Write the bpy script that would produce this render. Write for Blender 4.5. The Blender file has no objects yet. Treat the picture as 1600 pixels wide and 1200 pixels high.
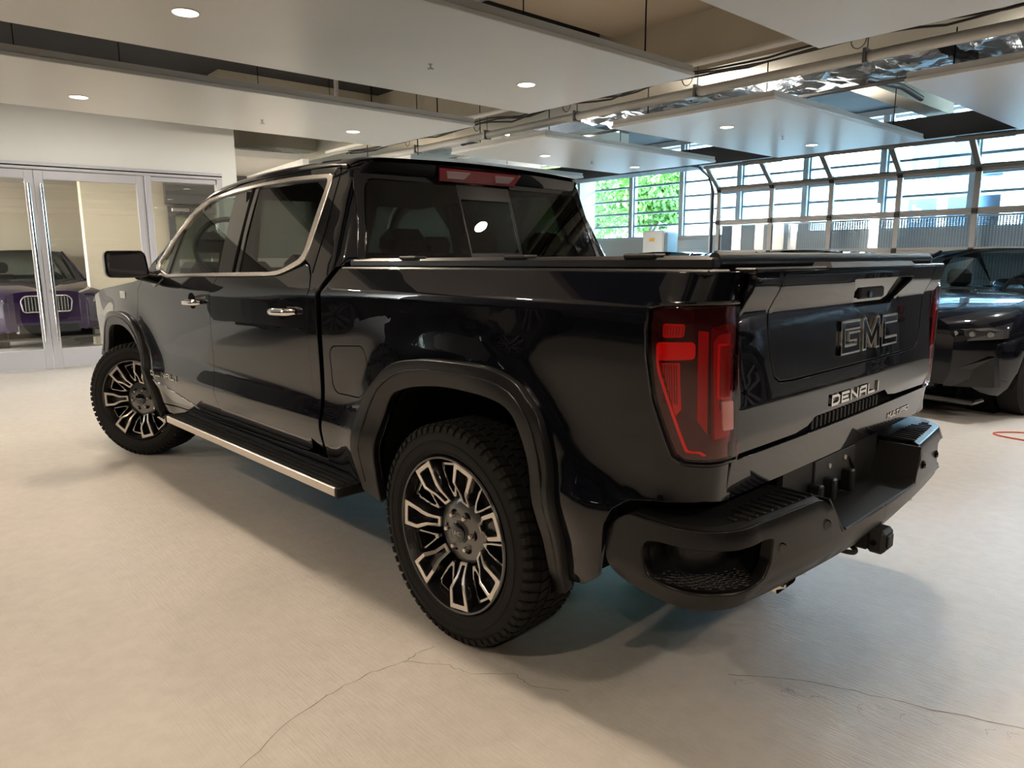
import bpy, bmesh, math, random
from mathutils import Vector, Matrix, Euler
from mathutils.geometry import delaunay_2d_cdt
random.seed(7)
SC = bpy.context.scene
COL = SC.collection
PI = math.pi

# ------------------------------------------------------------------ camera
cd = bpy.data.cameras.new('camera'); cam = bpy.data.objects.new('camera', cd); COL.objects.link(cam); SC.camera = cam
def _cam():
    f, p, t, r = 1116.097, -0.767995, 0.172839, -0.005311
    fw = Vector((math.cos(p)*math.cos(t), math.sin(p)*math.cos(t), -math.sin(t)))
    ri = Vector((math.sin(p), -math.cos(p), 0)); up = ri.cross(fw)
    r2 = ri*math.cos(r)+up*math.sin(r); u2 = -ri*math.sin(r)+up*math.cos(r)
    m = Matrix(((r2.x, u2.x, -fw.x, -1.968885), (r2.y, u2.y, -fw.y, 2.577308), (r2.z, u2.z, -fw.z, 1.425630), (0, 0, 0, 1)))
    cam.matrix_world = m
    cd.sensor_width = 36; cd.lens = f/1600*36; cd.clip_start = .05; cd.clip_end = 300
_cam()
# ------------------------------------------------------------------ sky, sun, exposure
SC.view_settings.view_transform = 'Standard'; SC.view_settings.look = 'None'
SC.view_settings.exposure = 0.0; SC.view_settings.gamma = 1.0; SC.view_settings.use_curve_mapping = False
W = bpy.data.worlds.new('sky'); SC.world = W; W.use_nodes = True
nt = W.node_tree; nt.nodes.clear()
wo = nt.nodes.new('ShaderNodeOutputWorld'); bg = nt.nodes.new('ShaderNodeBackground'); sk = nt.nodes.new('ShaderNodeTexSky')
sk.sky_type = 'NISHITA'; sk.sun_elevation = math.radians(48); sk.sun_rotation = math.radians(35); sk.sun_disc = False; sk.air_density = 1.3; sk.dust_density = 1.5
bg.inputs[1].default_value = 8.0
hs_ = nt.nodes.new('ShaderNodeHueSaturation'); hs_.inputs['Saturation'].default_value = .45; nt.links.new(sk.outputs[0], hs_.inputs['Color']); nt.links.new(hs_.outputs[0], bg.inputs[0]); nt.links.new(bg.outputs[0], wo.inputs[0])
sun = bpy.data.lights.new('sun', 'SUN'); sun.energy = 18.0; sun.angle = .01; sun.color = (1, .96, .9)
so = bpy.data.objects.new('sun', sun); COL.objects.link(so); so.rotation_euler = (math.radians(-42), 0, math.radians(25)); so.location = (4, 10, 30)
SC.cycles.max_bounces = 9; SC.cycles.transparent_max_bounces = 16; SC.cycles.glossy_bounces = 4; SC.cycles.diffuse_bounces = 4
SC.cycles.sample_clamp_indirect = 6; SC.cycles.use_denoising = True; SC.cycles.caustics_reflective = False; SC.cycles.caustics_refractive = False

# ------------------------------------------------------------------ materials
MATS = {}
def mat(name, col=(.5,.5,.5), rough=.5, metal=0, coat=0, spec=.5, emit=None, estr=0, noise=None, bump=None, coat_rough=.02):
    if name in MATS: return MATS[name]
    m = bpy.data.materials.new(name); m.use_nodes = True; n = m.node_tree; b = n.nodes['Principled BSDF']
    b.inputs['Base Color'].default_value = (*col, 1); b.inputs['Roughness'].default_value = rough
    b.inputs['Metallic'].default_value = metal; b.inputs['Coat Weight'].default_value = coat
    b.inputs['Coat Roughness'].default_value = coat_rough; b.inputs['Specular IOR Level'].default_value = spec
    if emit: b.inputs['Emission Color'].default_value = (*emit, 1); b.inputs['Emission Strength'].default_value = estr
    tc = n.nodes.new('ShaderNodeTexCoord')
    if noise:   # (scale, amount)
        t = n.nodes.new('ShaderNodeTexNoise'); t.inputs['Scale'].default_value = noise[0]; t.inputs['Detail'].default_value = 5
        r = n.nodes.new('ShaderNodeMix'); r.data_type = 'RGBA'
        a = noise[1]
        r.inputs[6].default_value = (*[c*(1-a) for c in col], 1); r.inputs[7].default_value = (*[min(1, c*(1+a)) for c in col], 1)
        n.links.new(tc.outputs['Object'], t.inputs['Vector']); n.links.new(t.outputs[0], r.inputs[0]); n.links.new(r.outputs[2], b.inputs['Base Color'])
    if bump:    # (scale, strength, distance)
        t = n.nodes.new('ShaderNodeTexNoise'); t.inputs['Scale'].default_value = bump[0]; t.inputs['Detail'].default_value = 6
        k = n.nodes.new('ShaderNodeBump'); k.inputs['Strength'].default_value = bump[1]; k.inputs['Distance'].default_value = bump[2]
        n.links.new(tc.outputs['Object'], t.inputs['Vector']); n.links.new(t.outputs[0], k.inputs['Height']); n.links.new(k.outputs[0], b.inputs['Normal'])
    MATS[name] = m
    return m
def glass(name, tint=(1, 1, 1), refl=1.0, rough=0.0, ior=1.5):
    if name in MATS: return MATS[name]
    m = bpy.data.materials.new(name); m.use_nodes = True; n = m.node_tree; n.nodes.clear()
    o = n.nodes.new('ShaderNodeOutputMaterial'); t = n.nodes.new('ShaderNodeBsdfTransparent'); g = n.nodes.new('ShaderNodeBsdfGlossy')
    x = n.nodes.new('ShaderNodeMixShader'); f = n.nodes.new('ShaderNodeFresnel'); k = n.nodes.new('ShaderNodeMath'); k.operation = 'MULTIPLY'
    t.inputs[0].default_value = (*tint, 1); g.inputs['Roughness'].default_value = rough; f.inputs[0].default_value = ior; k.inputs[1].default_value = refl
    # same reflectance from both faces of a thin pane
    ge = n.nodes.new('ShaderNodeNewGeometry'); fl = n.nodes.new('ShaderNodeMix'); fl.data_type = 'FLOAT'
    fl.inputs[2].default_value = ior; fl.inputs[3].default_value = 1/ior
    n.links.new(ge.outputs['Backfacing'], fl.inputs[0]); n.links.new(fl.outputs[0], f.inputs[0])
    n.links.new(f.outputs[0], k.inputs[0]); n.links.new(k.outputs[0], x.inputs[0]); n.links.new(t.outputs[0], x.inputs[1]); n.links.new(g.outputs[0], x.inputs[2]); n.links.new(x.outputs[0], o.inputs[0])
    MATS[name] = m
    return m
PAINT = mat('black_paint', (.0022, .0026, .0048), .22, 0, 1.0, .05, coat_rough=.01)
FLARE = mat('flare_plastic', (.007, .007, .0075), .30, 0, .08, .32, coat_rough=.10)
BUMP = mat('bumper_satin', (.008, .008, .0085), .30, 0, .08, .28, coat_rough=.12)
PLAST = mat('black_plastic', (.008, .008, .0085), .5, spec=.35, bump=(220, .25, .002))
DARK = mat('dark_inner', (.004, .004, .004), .9, spec=.1)
GLOSSB = mat('gloss_black', (.004, .004, .005), .06, 0, 1)
RUBBER = mat('rubber', (.013, .0125, .012), .72, spec=.2, bump=(90, .2, .002))
CHROME = mat('chrome', (.82, .80, .78), .08, 1)
SATIN = mat('satin_chrome', (.72, .68, .64), .27, 1)
MACH = mat('machined_alloy', (.80, .74, .69), .30, 1)
ALLOY = mat('dark_alloy', (.10, .10, .105), .24, .9, .6)
STEEL = mat('steel', (.38, .37, .36), .4, 1)
TINT = glass('tinted_glass', (.52, .57, .53), .9)
TINTD = glass('privacy_glass', (.045, .05, .045), .9)
CLEAR = glass('clear_glass', (.93, .96, .95), 1.0)
REDG = mat('red_reflector', (.55, .004, .008), .18, 0, 1, emit=(.6, .0, .004), estr=.0)
REDB = mat('red_light_pipe', (.70, .008, .010), .12, 0, 1)
LAMPB = mat('lamp_housing', (.022, .004, .005), .08, 0, 1)
WHITEL = mat('reverse_lens', (.62, .55, .52), .15, 0, 1)

# ------------------------------------------------------------------ object helpers
def link(name, me, m, parent=None, label=None):
    o = bpy.data.objects.new(name, me); COL.objects.link(o)
    if m and not me.materials: me.materials.append(m)
    if parent: o.parent = parent
    if label: o['label'] = label
    return o
def tag(o, label=None, cat=None, group=None, kind=None):
    if label: o['label'] = label
    if cat: o['category'] = cat
    if group: o['group'] = group
    if kind: o['kind'] = kind
    return o
def empty(name, loc=(0,0,0), rz=0, label=None, cat=None, group=None):
    o = bpy.data.objects.new(name, None); COL.objects.link(o); o.location = loc; o.rotation_euler = (0, 0, rz); o.empty_display_size = .1
    return tag(o, label, cat, group)
class MB:
    """collects simple shapes into one mesh"""
    def __init__(s): s.v = []; s.f = []; s.sm = []
    def add(s, vs, fs, smooth=False):
        b = len(s.v); s.v += [tuple(v) for v in vs]; s.f += [tuple(b+i for i in f) for f in fs]; s.sm += [smooth]*len(fs); return s
    def box(s, x0, x1, y0, y1, z0, z1, M=None, bev=0):
        if bev:
            b = min(bev, (x1-x0)*.49, (y1-y0)*.49, (z1-z0)*.49)
            vs = []; X = (x0, x1); Y = (y0, y1); Z = (z0, z1); idx = {}
            for i in (0, 1):
                for j in (0, 1):
                    for k in (0, 1):
                        sx, sy, sz = (b, -b)[i], (b, -b)[j], (b, -b)[k]
                        idx[i, j, k] = len(vs)
                        vs += [(X[i], Y[j]+sy, Z[k]+sz), (X[i]+sx, Y[j], Z[k]+sz), (X[i]+sx, Y[j]+sy, Z[k])]
            g = lambda i, j, k, a: idx[i, j, k]+a
            fs = []
            for i in (0, 1): fs.append([g(i, 0, 0, 0), g(i, 1, 0, 0), g(i, 1, 1, 0), g(i, 0, 1, 0)])
            for j in (0, 1): fs.append([g(0, j, 0, 1), g(1, j, 0, 1), g(1, j, 1, 1), g(0, j, 1, 1)])
            for k in (0, 1): fs.append([g(0, 0, k, 2), g(1, 0, k, 2), g(1, 1, k, 2), g(0, 1, k, 2)])
            for i in (0, 1):
                for j in (0, 1): fs.append([g(i, j, 0, 0), g(i, j, 0, 1), g(i, j, 1, 1), g(i, j, 1, 0)])
                for k in (0, 1): fs.append([g(i, 0, k, 0), g(i, 0, k, 2), g(i, 1, k, 2), g(i, 1, k, 0)])
            for j in (0, 1):
                for k in (0, 1): fs.append([g(0, j, k, 1), g(0, j, k, 2), g(1, j, k, 2), g(1, j, k, 1)])
            for c in idx: fs.append([idx[c], idx[c]+1, idx[c]+2])
        else:
            vs = [(x, y, z) for x in (x0, x1) for y in (y0, y1) for z in (z0, z1)]
            fs = [(0,1,3,2),(4,6,7,5),(0,4,5,1),(2,3,7,6),(0,2,6,4),(1,5,7,3)]
        if M: vs = [M @ Vector(v) for v in vs]
        return s.add(vs, fs)
    def hexa(s, b, t):   # bottom 4, top 4 points
        return s.add(list(b)+list(t), [(3,2,1,0),(4,5,6,7),(0,1,5,4),(1,2,6,5),(2,3,7,6),(3,0,4,7)])
    def tube(s, pts, r, n=10, caps=True, closed=False):
        pts = [Vector(p) for p in pts]; N = len(pts); R = r if isinstance(r, (list, tuple)) else [r]*N
        rings = []; ref = None
        for i, p in enumerate(pts):
            if closed: d = pts[(i+1) % N]-pts[i-1]
            else: d = pts[min(i+1, N-1)]-pts[max(i-1, 0)]
            d.normalize()
            if ref is None:
                ref = Vector((0, 0, 1)) if abs(d.z) < .9 else Vector((1, 0, 0))
            a = (ref-d*ref.dot(d)).normalized(); ref = a; b = d.cross(a)
            rings.append([p+(a*math.cos(2*PI*k/n)+b*math.sin(2*PI*k/n))*R[i] for k in range(n)])
        vs = [v for q in rings for v in q]; fs = []
        for i in range(N if closed else N-1):
            j = (i+1) % N
            for k in range(n): fs.append((i*n+k, i*n+(k+1) % n, j*n+(k+1) % n, j*n+k))
        s.add(vs, fs, True)
        if caps and not closed: s.add(rings[0], [tuple(range(n))[::-1]]); s.add(rings[-1], [tuple(range(n))])
        return s
    def cyl(s, a, b, r, n=16): return s.tube([a, b], r, n)
    def lathe(s, prof, n=48, M=None, closed=False):  # prof: (r, h) about local z
        vs = [(r*math.cos(2*PI*k/n), r*math.sin(2*PI*k/n), h) for (r, h) in prof for k in range(n)]
        fs = []; P = len(prof)
        for i in range(P if closed else P-1):
            j = (i+1) % P
            for k in range(n): fs.append((i*n+k, i*n+(k+1) % n, j*n+(k+1) % n, j*n+k))
        if M: vs = [M @ Vector(v) for v in vs]
        return s.add(vs, fs, True)
    def grid(s, rows, smooth=True, wrap=False):
        n = len(rows[0]); vs = [v for r in rows for v in r]; fs = []
        for i in range(len(rows)-1):
            for k in range(n-(0 if wrap else 1)): fs.append((i*n+k, i*n+(k+1) % n, (i+1)*n+(k+1) % n, (i+1)*n+k))
        return s.add(vs, fs, smooth)
    def mirror(s, f=1.0):
        s.v = [(x, -y*f, z) for x, y, z in s.v]; s.f = [t[::-1] for t in s.f]; return s
    def build(s, name, m, parent=None, label=None, sharp=40, xf=None):
        me = bpy.data.meshes.new(name); vs = s.v if xf is None else [xf @ Vector(v) for v in s.v]
        me.from_pydata(vs, [], s.f); me.validate()
        if len(me.polygons) == len(s.sm): me.polygons.foreach_set('use_smooth', s.sm)
        me.update()
        if any(s.sm): me.set_sharp_from_angle(angle=math.radians(sharp))
        bm = bmesh.new(); bm.from_mesh(me); bmesh.ops.recalc_face_normals(bm, faces=bm.faces); bm.to_mesh(me); bm.free()
        return link(name, me, m, parent, label)

def spline(pts, n=6, closed=False):
    out = []; N = len(pts)
    rng = range(N if closed else N-1)
    for i in rng:
        g = (lambda j: pts[j % N]) if closed else (lambda j: pts[max(0, min(N-1, j))])
        p0, p1, p2, p3 = g(i-1), g(i), g(i+1), g(i+2)
        for k in range(n):
            t = k/n
            out.append(tuple(.5*((2*b)+(c-a)*t+(2*a-5*b+4*c-d)*t*t+(-a+3*b-3*c+d)*t**3) for a, b, c, d in zip(p0, p1, p2, p3)))
    if not closed: out.append(tuple(pts[-1]))
    return out
def rcorner(poly, rad, n=5):
    """round the corners of a 2D polygon; rad one number or a list (0 keeps it sharp)"""
    out = []; N = len(poly)
    for i, p in enumerate(poly):
        r = rad[i] if isinstance(rad, (list, tuple)) else rad
        p = Vector(p); a = Vector(poly[i-1])-p; b = Vector(poly[(i+1) % N])-p
        if r <= 0 or a.length < 1e-6 or b.length < 1e-6: out.append(tuple(p)); continue
        d = min(r, a.length*.48, b.length*.48); p1 = p+a.normalized()*d; p2 = p+b.normalized()*d
        for k in range(n+1):
            t = k/n; out.append(tuple(p1*(1-t)**2+p*2*t*(1-t)+p2*t*t))
    return out
def densify(poly, step):
    out = []; N = len(poly)
    for i in range(N):
        a = Vector(poly[i]); b = Vector(poly[(i+1) % N]); L = (b-a).length
        if L < 1e-5: continue
        k = max(1, int(math.ceil(L/step)))
        for j in range(k): out.append(a+(b-a)*(j/k))
    return out
def area(p): return .5*sum(p[i][0]*p[(i+1) % len(p)][1]-p[(i+1) % len(p)][0]*p[i][1] for i in range(len(p)))
def inset(poly, d):
    """move a dense polygon inwards by d (negative: outwards)"""
    s = 1 if area(poly) > 0 else -1; N = len(poly); out = []
    for i in range(N):
        t = Vector(poly[(i+1) % N])-Vector(poly[i-1])
        if t.length < 1e-9: out.append(Vector(poly[i])); continue
        t.normalize(); out.append(Vector(poly[i])+Vector((-t.y, t.x))*d*s)
    return out
def inside(p, poly):
    x, y = p; c = False; j = len(poly)-1
    for i in range(len(poly)):
        xi, yi = poly[i]; xj, yj = poly[j]
        if (yi > y) != (yj > y) and x < (xj-xi)*(y-yi)/(yj-yi)+xi: c = not c
        j = i
    return c
def triang(poly, holes, step, dense):
    loops = [poly]+holes; vs = []; es = []; cells = {}
    for l in loops:
        b = len(vs); n = len(l); vs += [Vector((p[0], p[1])) for p in l]; es += [(b+i, b+(i+1) % n) for i in range(n)]
    nb = len(vs)
    if step and step < 9:
        for v in vs: cells.setdefault((int(v.x//step), int(v.y//step)), []).append(v)
        x0 = min(v.x for v in vs); x1 = max(v.x for v in vs); y0 = min(v.y for v in vs); y1 = max(v.y for v in vs)
        j = 0; y = y0+step*.5
        while y < y1:
            x = x0+step*(.5 if j % 2 else .25)
            while x < x1:
                cx, cy = int(x//step), int(y//step)
                near = any((q.x-x)**2+(q.y-y)**2 < (step*.45)**2 for a in (-1,0,1) for b2 in (-1,0,1) for q in cells.get((cx+a, cy+b2), ()))
                if not near and inside((x, y), poly) and not any(inside((x, y), h) for h in holes): vs.append(Vector((x, y)))
                x += step
            y += step*.87; j += 1
    r = delaunay_2d_cdt(vs, es, [], 1, 1e-7)
    V = r[0]; F = []
    for f in r[2]:
        c = (sum(V[i].x for i in f)/len(f), sum(V[i].y for i in f)/len(f))
        if inside(c, poly) and not any(inside(c, h) for h in holes): F.append(tuple(f))
    return V, F
def panel(name, poly, M, m, parent, holes=(), step=.05, off=0., lip=.018, ch=.0025, gap=.0028, bd=.02, mirror=0, label=None, out=None):
    """a curved sheet-metal panel: polygon (u,v) laid on surface M(u,v), rolled edges, analytic normals"""
    poly = inset(densify(poly, bd), gap); holes = [inset(densify(h, bd), -gap) for h in holes]
    if area(poly) < 0: poly = poly[::-1]
    V, F = triang(poly, holes, step, bd)
    e = 1e-3
    def P(u, v): return Vector(M(u, v))
    cen = out or Vector((1.5, 0, .9))
    pos = []; nor = []
    for q in V:
        p = P(q.x, q.y); n = (P(q.x+e, q.y)-P(q.x-e, q.y)).cross(P(q.x, q.y+e)-P(q.x, q.y-e))
        if n.length < 1e-12: n = Vector((0, 1, 0))
        n.normalize(); pos.append(p); nor.append(n)
    if sum((pos[i]-cen).dot(nor[i]) for i in range(len(pos))) < 0: nor = [-n for n in nor]
    pos = [p+n*off for p, n in zip(pos, nor)]
    F2 = []
    for f in F:
        a, b, c = (pos[i] for i in f[:3])
        F2.append(f if (b-a).cross(c-a).dot(nor[f[0]]) > 0 else f[::-1])
    cnt = {}
    for f in F2:
        for i in range(len(f)):
            a, b = f[i], f[(i+1) % len(f)]
            if (b, a) in cnt: del cnt[b, a]
            else: cnt[a, b] = 1
    nxt = {a: b for a, b in cnt}; prv = {b: a for a, b in cnt}
    r1 = {}; r2 = {}; vs = list(pos); ns = list(nor)
    for i in nxt:
        if i not in prv: continue
        t = (pos[nxt[i]]-pos[prv[i]]); o = t.cross(nor[i])
        o = o.normalized() if o.length > 1e-9 else Vector((0, 0, 0))
        r1[i] = len(vs); vs.append(pos[i]+o*ch*.8-nor[i]*ch); ns.append((o*.92+nor[i]*.25).normalized() if o.length else nor[i])
        r2[i] = len(vs); vs.append(pos[i]+o*ch*.8-nor[i]*(ch+lip)); ns.append(o if o.length else nor[i])
    for a, b in cnt:
        if a in r1 and b in r1: F2.append((b, a, r1[a], r1[b])); F2.append((r1[b], r1[a], r2[a], r2[b]))
    objs = []
    for mi in ((False, True) if mirror else (False,)):
        vv = [(v.x, v.y if not mi else -v.y*mirror, v.z) for v in vs]; nn = [(n.x, n.y if not mi else -n.y, n.z) for n in ns]
        ff = F2 if not mi else [f[::-1] for f in F2]
        me = bpy.data.meshes.new(name); me.from_pydata(vv, [], ff); me.polygons.foreach_set('use_smooth', [True]*len(ff)); me.update()
        me.normals_split_custom_set_from_vertices(nn)
        objs.append(link(name, me, m, parent, label))
    return objs[0] if not mirror else objs
def prism(poly, holes, d0, d1, ch=0., fr=None, taper=0.):
    """extruded polygon -> MB; fr maps (a, b, depth) to 3D"""
    fr = fr or (lambda a, b, d: (a, b, d)); mb = MB(); poly = [Vector(p) for p in poly]; holes = [[Vector(p) for p in h] for h in holes]
    if area(poly) < 0: poly = poly[::-1]
    holes = [h if area(h) < 0 else h[::-1] for h in holes]
    top = inset(poly, ch) if ch else poly; toph = [inset(h, -ch) for h in holes] if ch else holes
    V, F = triang(top, toph, 0, 0)
    mb.add([fr(v.x, v.y, d1) for v in V], F)
    for l, tl, s in [(poly, top, 1)]+[(h, t, -1) for h, t in zip(holes, toph)]:
        n = len(l); c = abs(ch)
        bl = inset(l, -taper*s) if taper else l
        if ch: mb.add([fr(v.x, v.y, d1) for v in tl]+[fr(v.x, v.y, d1-c*(1 if d1 > d0 else -1)) for v in l], [(i, (i+1) % n, n+(i+1) % n, n+i) for i in range(n)])
        mb.add([fr(v.x, v.y, d1-c*(1 if d1 > d0 else -1)) for v in l]+[fr(v.x, v.y, d0) for v in bl], [(i, (i+1) % n, n+(i+1) % n, n+i) for i in range(n)])
    return mb
# block lettering: polylines on a 1 x 1.0 cell
GL = {'D': [[(0,0),(0,1),(.75,1),(1,.78),(1,.22),(.75,0),(0,0)]], 'E': [[(1,1),(0,1),(0,0),(1,0)],[(0,.5),(.85,.5)]],
 'N': [[(0,0),(0,1),(1,0),(1,1)]], 'A': [[(0,0),(0,.8),(.2,1),(1,1),(1,0)],[(0,.42),(1,.42)]], 'L': [[(0,1),(0,0),(1,0)]], 'I': [[(.3,0),(.3,1)]],
 'M': [[(0,0),(0,1),(.5,.15),(1,1),(1,0)]], 'U': [[(0,1),(0,0),(1,0),(1,1)]], 'T': [[(0,1),(1,1)],[(.5,1),(.5,0)]], 'P': [[(0,0),(0,1),(1,1),(1,.45),(0,.45)]],
 'R': [[(0,0),(0,1),(1,1),(1,.5),(0,.5)],[(.45,.5),(1,0)]], 'O': [[(0,0),(0,1),(1,1),(1,0),(0,0)]], 'G': [[(1,1),(0,1),(0,0),(1,0),(1,.52),(.5,.52)]], 'C': [[(1,1),(0,1),(0,0),(1,0)]]}
def letters(text, w, h, sp, st, fr, d, slant=0.):
    """text in strokes of width st; fr(a, b, depth)"""
    mb = MB(); x = 0
    for ch in text:
        cw = w*(.5 if ch == 'I' else 1)
        for pl in GL[ch]:
            q = [(x+a*w+b*h*slant, b*h) for a, b in pl]
            for (a0, b0), (a1, b1) in zip(q, q[1:]):
                v = Vector((a1-a0, b1-b0)); L = v.length; v /= L; n = Vector((-v.y, v.x))*st/2; v = v*st/2
                A = Vector((a0, b0)); B = Vector((a1, b1))
                c = [A-v+n, A-v-n, B+v-n, B+v+n]
                mb.hexa([fr(p.x, p.y, 0) for p in c], [fr(A.x+(p.x-A.x)*1, p.y, d) for p in c])
        x += cw+sp
    return mb, x-sp
# =================================================================== THE PICK-UP TRUCK (world axes: x forward, y to its left)
TRUCK = empty('pickup_truck', (0, 0, 0), 0, 'black crew-cab pickup truck with chrome window trim and running board, largest vehicle in the room', 'truck')
def zc(x): return 1.233+max(0, min(1, (3.03-x)/2.16))*.055+max(0, min(1, (.87-x)/.6))*.014
PK = [(.30,.88),(.42,.935),(.50,.955),(.56,.968),(.62,.984),(.67,.993),(.71,.992),(.76,.983),(.82,.978),(.92,.981),(1.02,.987),(1.12,.994),(1.2,.998),(1.3,1.004),(1.4,1.012)]
def pch(K, z):
    n = len(K)
    if z <= K[0][0]: return K[0][1]+(z-K[0][0])*(K[1][1]-K[0][1])/(K[1][0]-K[0][0])
    if z >= K[-1][0]: return K[-1][1]+(z-K[-1][0])*(K[-1][1]-K[-2][1])/(K[-1][0]-K[-2][0])
    for i in range(n-1):
        if z <= K[i+1][0]: break
    def m(j):
        if j == 0: return (K[1][1]-K[0][1])/(K[1][0]-K[0][0])
        if j == n-1: return (K[-1][1]-K[-2][1])/(K[-1][0]-K[-2][0])
        return (K[j+1][1]-K[j-1][1])/(K[j+1][0]-K[j-1][0])
    h = K[i+1][0]-K[i][0]; t = (z-K[i][0])/h
    return K[i][1]*(2*t**3-3*t*t+1)+m(i)*h*(t**3-2*t*t+t)+K[i+1][1]*(-2*t**3+3*t*t)+m(i+1)*h*(t**3-t*t)
def sm(a, b, x): t = max(0, min(1, (x-a)/(b-a))); return t*t*(3-2*t)
def ys(x, z):
    lo = pch(PK, z); d = z-zc(x); up = 1.0-.40*d-.10*d*abs(d); k = .008
    h = max(0, min(1, .5+.5*(up-lo)/k)); y = up*(1-h)+lo*h-k*h*(1-h)
    if x > 3.3: y -= .045*((x-3.3)/1.3)**2
    # muscular swell above each wheel, melting into the crease
    for wx in (0., 3.745):
        r = math.hypot((x-wx)*.92, z-.45); y += .020*math.exp(-((r-.60)/.10)**2)*(1-sm(1.18, 1.28, z))
    return y
XC, RC = -.89, .13
def Mbed(u, z):
    if u >= XC: return (u, ys(u, z), z)
    y0 = ys(XC, z); a = (XC-u)/RC; back = .012*sm(.95, .78, z)
    if a <= PI/2: return (XC-(RC-back)*math.sin(a), y0-RC*(1-math.cos(a)), z)
    return (XC-RC+back, y0-RC-(a-PI/2)*RC, z)
Mside = lambda u, z: (u, ys(u, z), z)

ARCH = spline([(.50,.47),(.475,.60),(.425,.73),(.325,.91),(.152,.978),(-.07,.996),(-.27,.985),(-.365,.942),(-.425,.80),(-.462,.62),(-.475,.45),(-.475,.385)], 5)
BEDP = ([(.76,1.392),(.86,1.29),(.885,1.08),(.915,.78),(.94,.585),(.94,.49),(.52,.465)]+ARCH+
        [(-.50,.385),(-.60,.41),(-.674,.464),(-.700,.56),(-.718,.654),(-.745,.71),(-.792,.745),(-.87,.762),(-.951,.772),(-1.03,.772),(-1.148,.752),(-1.150,.880)]+
        [(-1.03,.884),(-.965,.888),(-.935,.905),(-.920,.94),(-.877,1.05),(-.859,1.17),(-.859,1.25),(-.866,1.296),(-.90,1.303),(-1.03,1.308)]+
        [(-1.128,1.308),(-1.140,1.355),(-1.125,1.392)])
FUEL = rcorner([(.80,1.055),(.56,1.075),(.535,1.02),(.545,.90),(.60,.855),(.80,.85),(.83,.88),(.83,1.03)], .04)
panel('bed_side', BEDP, Mbed, PAINT, TRUCK, holes=[inset(densify(FUEL, .02), -.003)], step=.045, mirror=1)
panel('fuel_door', FUEL, Mside, PAINT, TRUCK, step=.045, gap=.001, off=-.001)
# doors
FD = ([(3.335,1.235),(3.385,1.10),(3.42,.86),(3.40,.66),(3.37,.52),(3.33,.468)]+[(2.135,.496),(2.13,.56),(2.155,.66),(2.165,.80),(2.15,1.0),(2.105,1.2),(2.092,1.266),(2.045,1.338)]+
      [(2.45,1.334),(2.865,1.320),(3.00,1.333),(3.09,1.365),(3.13,1.405),(3.17,1.43),(3.24,1.395),(3.30,1.32)])
RD = ([(2.045,1.338),(2.092,1.266),(2.105,1.2),(2.15,1.0),(2.165,.80),(2.155,.66),(2.13,.56),(2.135,.496)]+[(1.13,.518),(1.075,.54),(1.055,.60),(1.018,.72),(1.012,.9),(1.012,1.10),(.985,1.25),(.972,1.30),(1.0,1.36)]+
      [(1.04,1.398),(1.078,1.412),(1.10,1.402),(1.277,1.358),(1.33,1.352),(1.408,1.349),(1.7,1.343)])
fdoor = panel('front_door', FD, Mside, PAINT, TRUCK, step=.045, mirror=1)
rdoor = panel('rear_door', RD, Mside, PAINT, TRUCK, step=.045, mirror=1)
FARCH = spline([(3.34,.36),(3.325,.48),(3.345,.70),(3.40,.83),(3.50,.93),(3.655,.978),(3.85,.99),(4.02,.965),(4.12,.88),(4.19,.74),(4.22,.58),(4.23,.40)], 5)
FEND = ([(3.30,1.32),(3.335,1.235),(3.385,1.10),(3.42,.86),(3.40,.66),(3.37,.52),(3.352,.44)][0:7]+[p for p in FARCH[3:] if not (p[0] > 4.1 and p[1] < .74)]+[(4.50,.73),(4.64,.8),(4.64,1.0),(4.58,1.16),(4.3,1.215),(3.9,1.25),(3.5,1.285)])
panel('front_fender', FEND, Mside, PAINT, TRUCK, step=.05, mirror=1)
ROCK = [(3.355,.455),(3.30,.415),(3.0,.405),(.70,.44),(.56,.455),(.52,.49),(.60,.50),(.97,.51),(1.07,.512),(2.13,.488),(3.33,.46)]
panel('rocker_panel', ROCK, Mside, PAINT, TRUCK, step=.05, off=-.004, mirror=1)
# cab
RL = [(.80,1.868),(.968,1.880),(1.128,1.894),(1.387,1.905),(1.74,1.908),(2.058,1.904),(2.396,1.882),(2.60,1.852),(2.75,1.80),(2.87,1.72),(2.958,1.631),(3.176,1.46),(3.3,1.363)]
zr = lambda x: pch(RL, x)
def cabx(z): return .800+.32*(z-1.42) if z > 1.42 else .800
def Mcab(u, v):
    zt = zr(u)-.055
    if v > zt: a = (v-zt)/.065; z = zt+.062*math.sin(min(a, PI/2)); dy = .065*(1-math.cos(min(a, PI/2)))+max(0, a-PI/2)*.065
    else: z = v; dy = 0
    xr = cabx(z); xc = xr+.05
    x, y = u, None
    if u < xc:
        y = ys(xc, min(z, zt)); a = (xc-u)/.05
        if a <= PI/2: x = xc-.05*math.sin(a); y -= .05*(1-math.cos(a))
        else: x = xr; y -= .05+(a-PI/2)*.05
    else: y = ys(u, min(z, zt))
    return (x, y-dy, z)
DLO = [(3.068,1.36),(2.98,1.335),(2.865,1.325),(2.45,1.338),(2.047,1.342),(1.70,1.347),(1.418,1.353),(1.34,1.357),(1.288,1.366),(1.20,1.388),(1.127,1.412),(1.100,1.432),(1.090,1.48),(1.095,1.62),(1.113,1.795),(1.122,1.818),(1.157,1.828),
       (1.34,1.838),(1.537,1.845),(1.73,1.846),(1.912,1.844),(2.194,1.835),(2.40,1.825),(2.610,1.806),(2.72,1.775),(2.827,1.716),(2.993,1.557),(3.105,1.418),(3.108,1.385)]
ztp = lambda x: zr(x)-.055+.09
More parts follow.
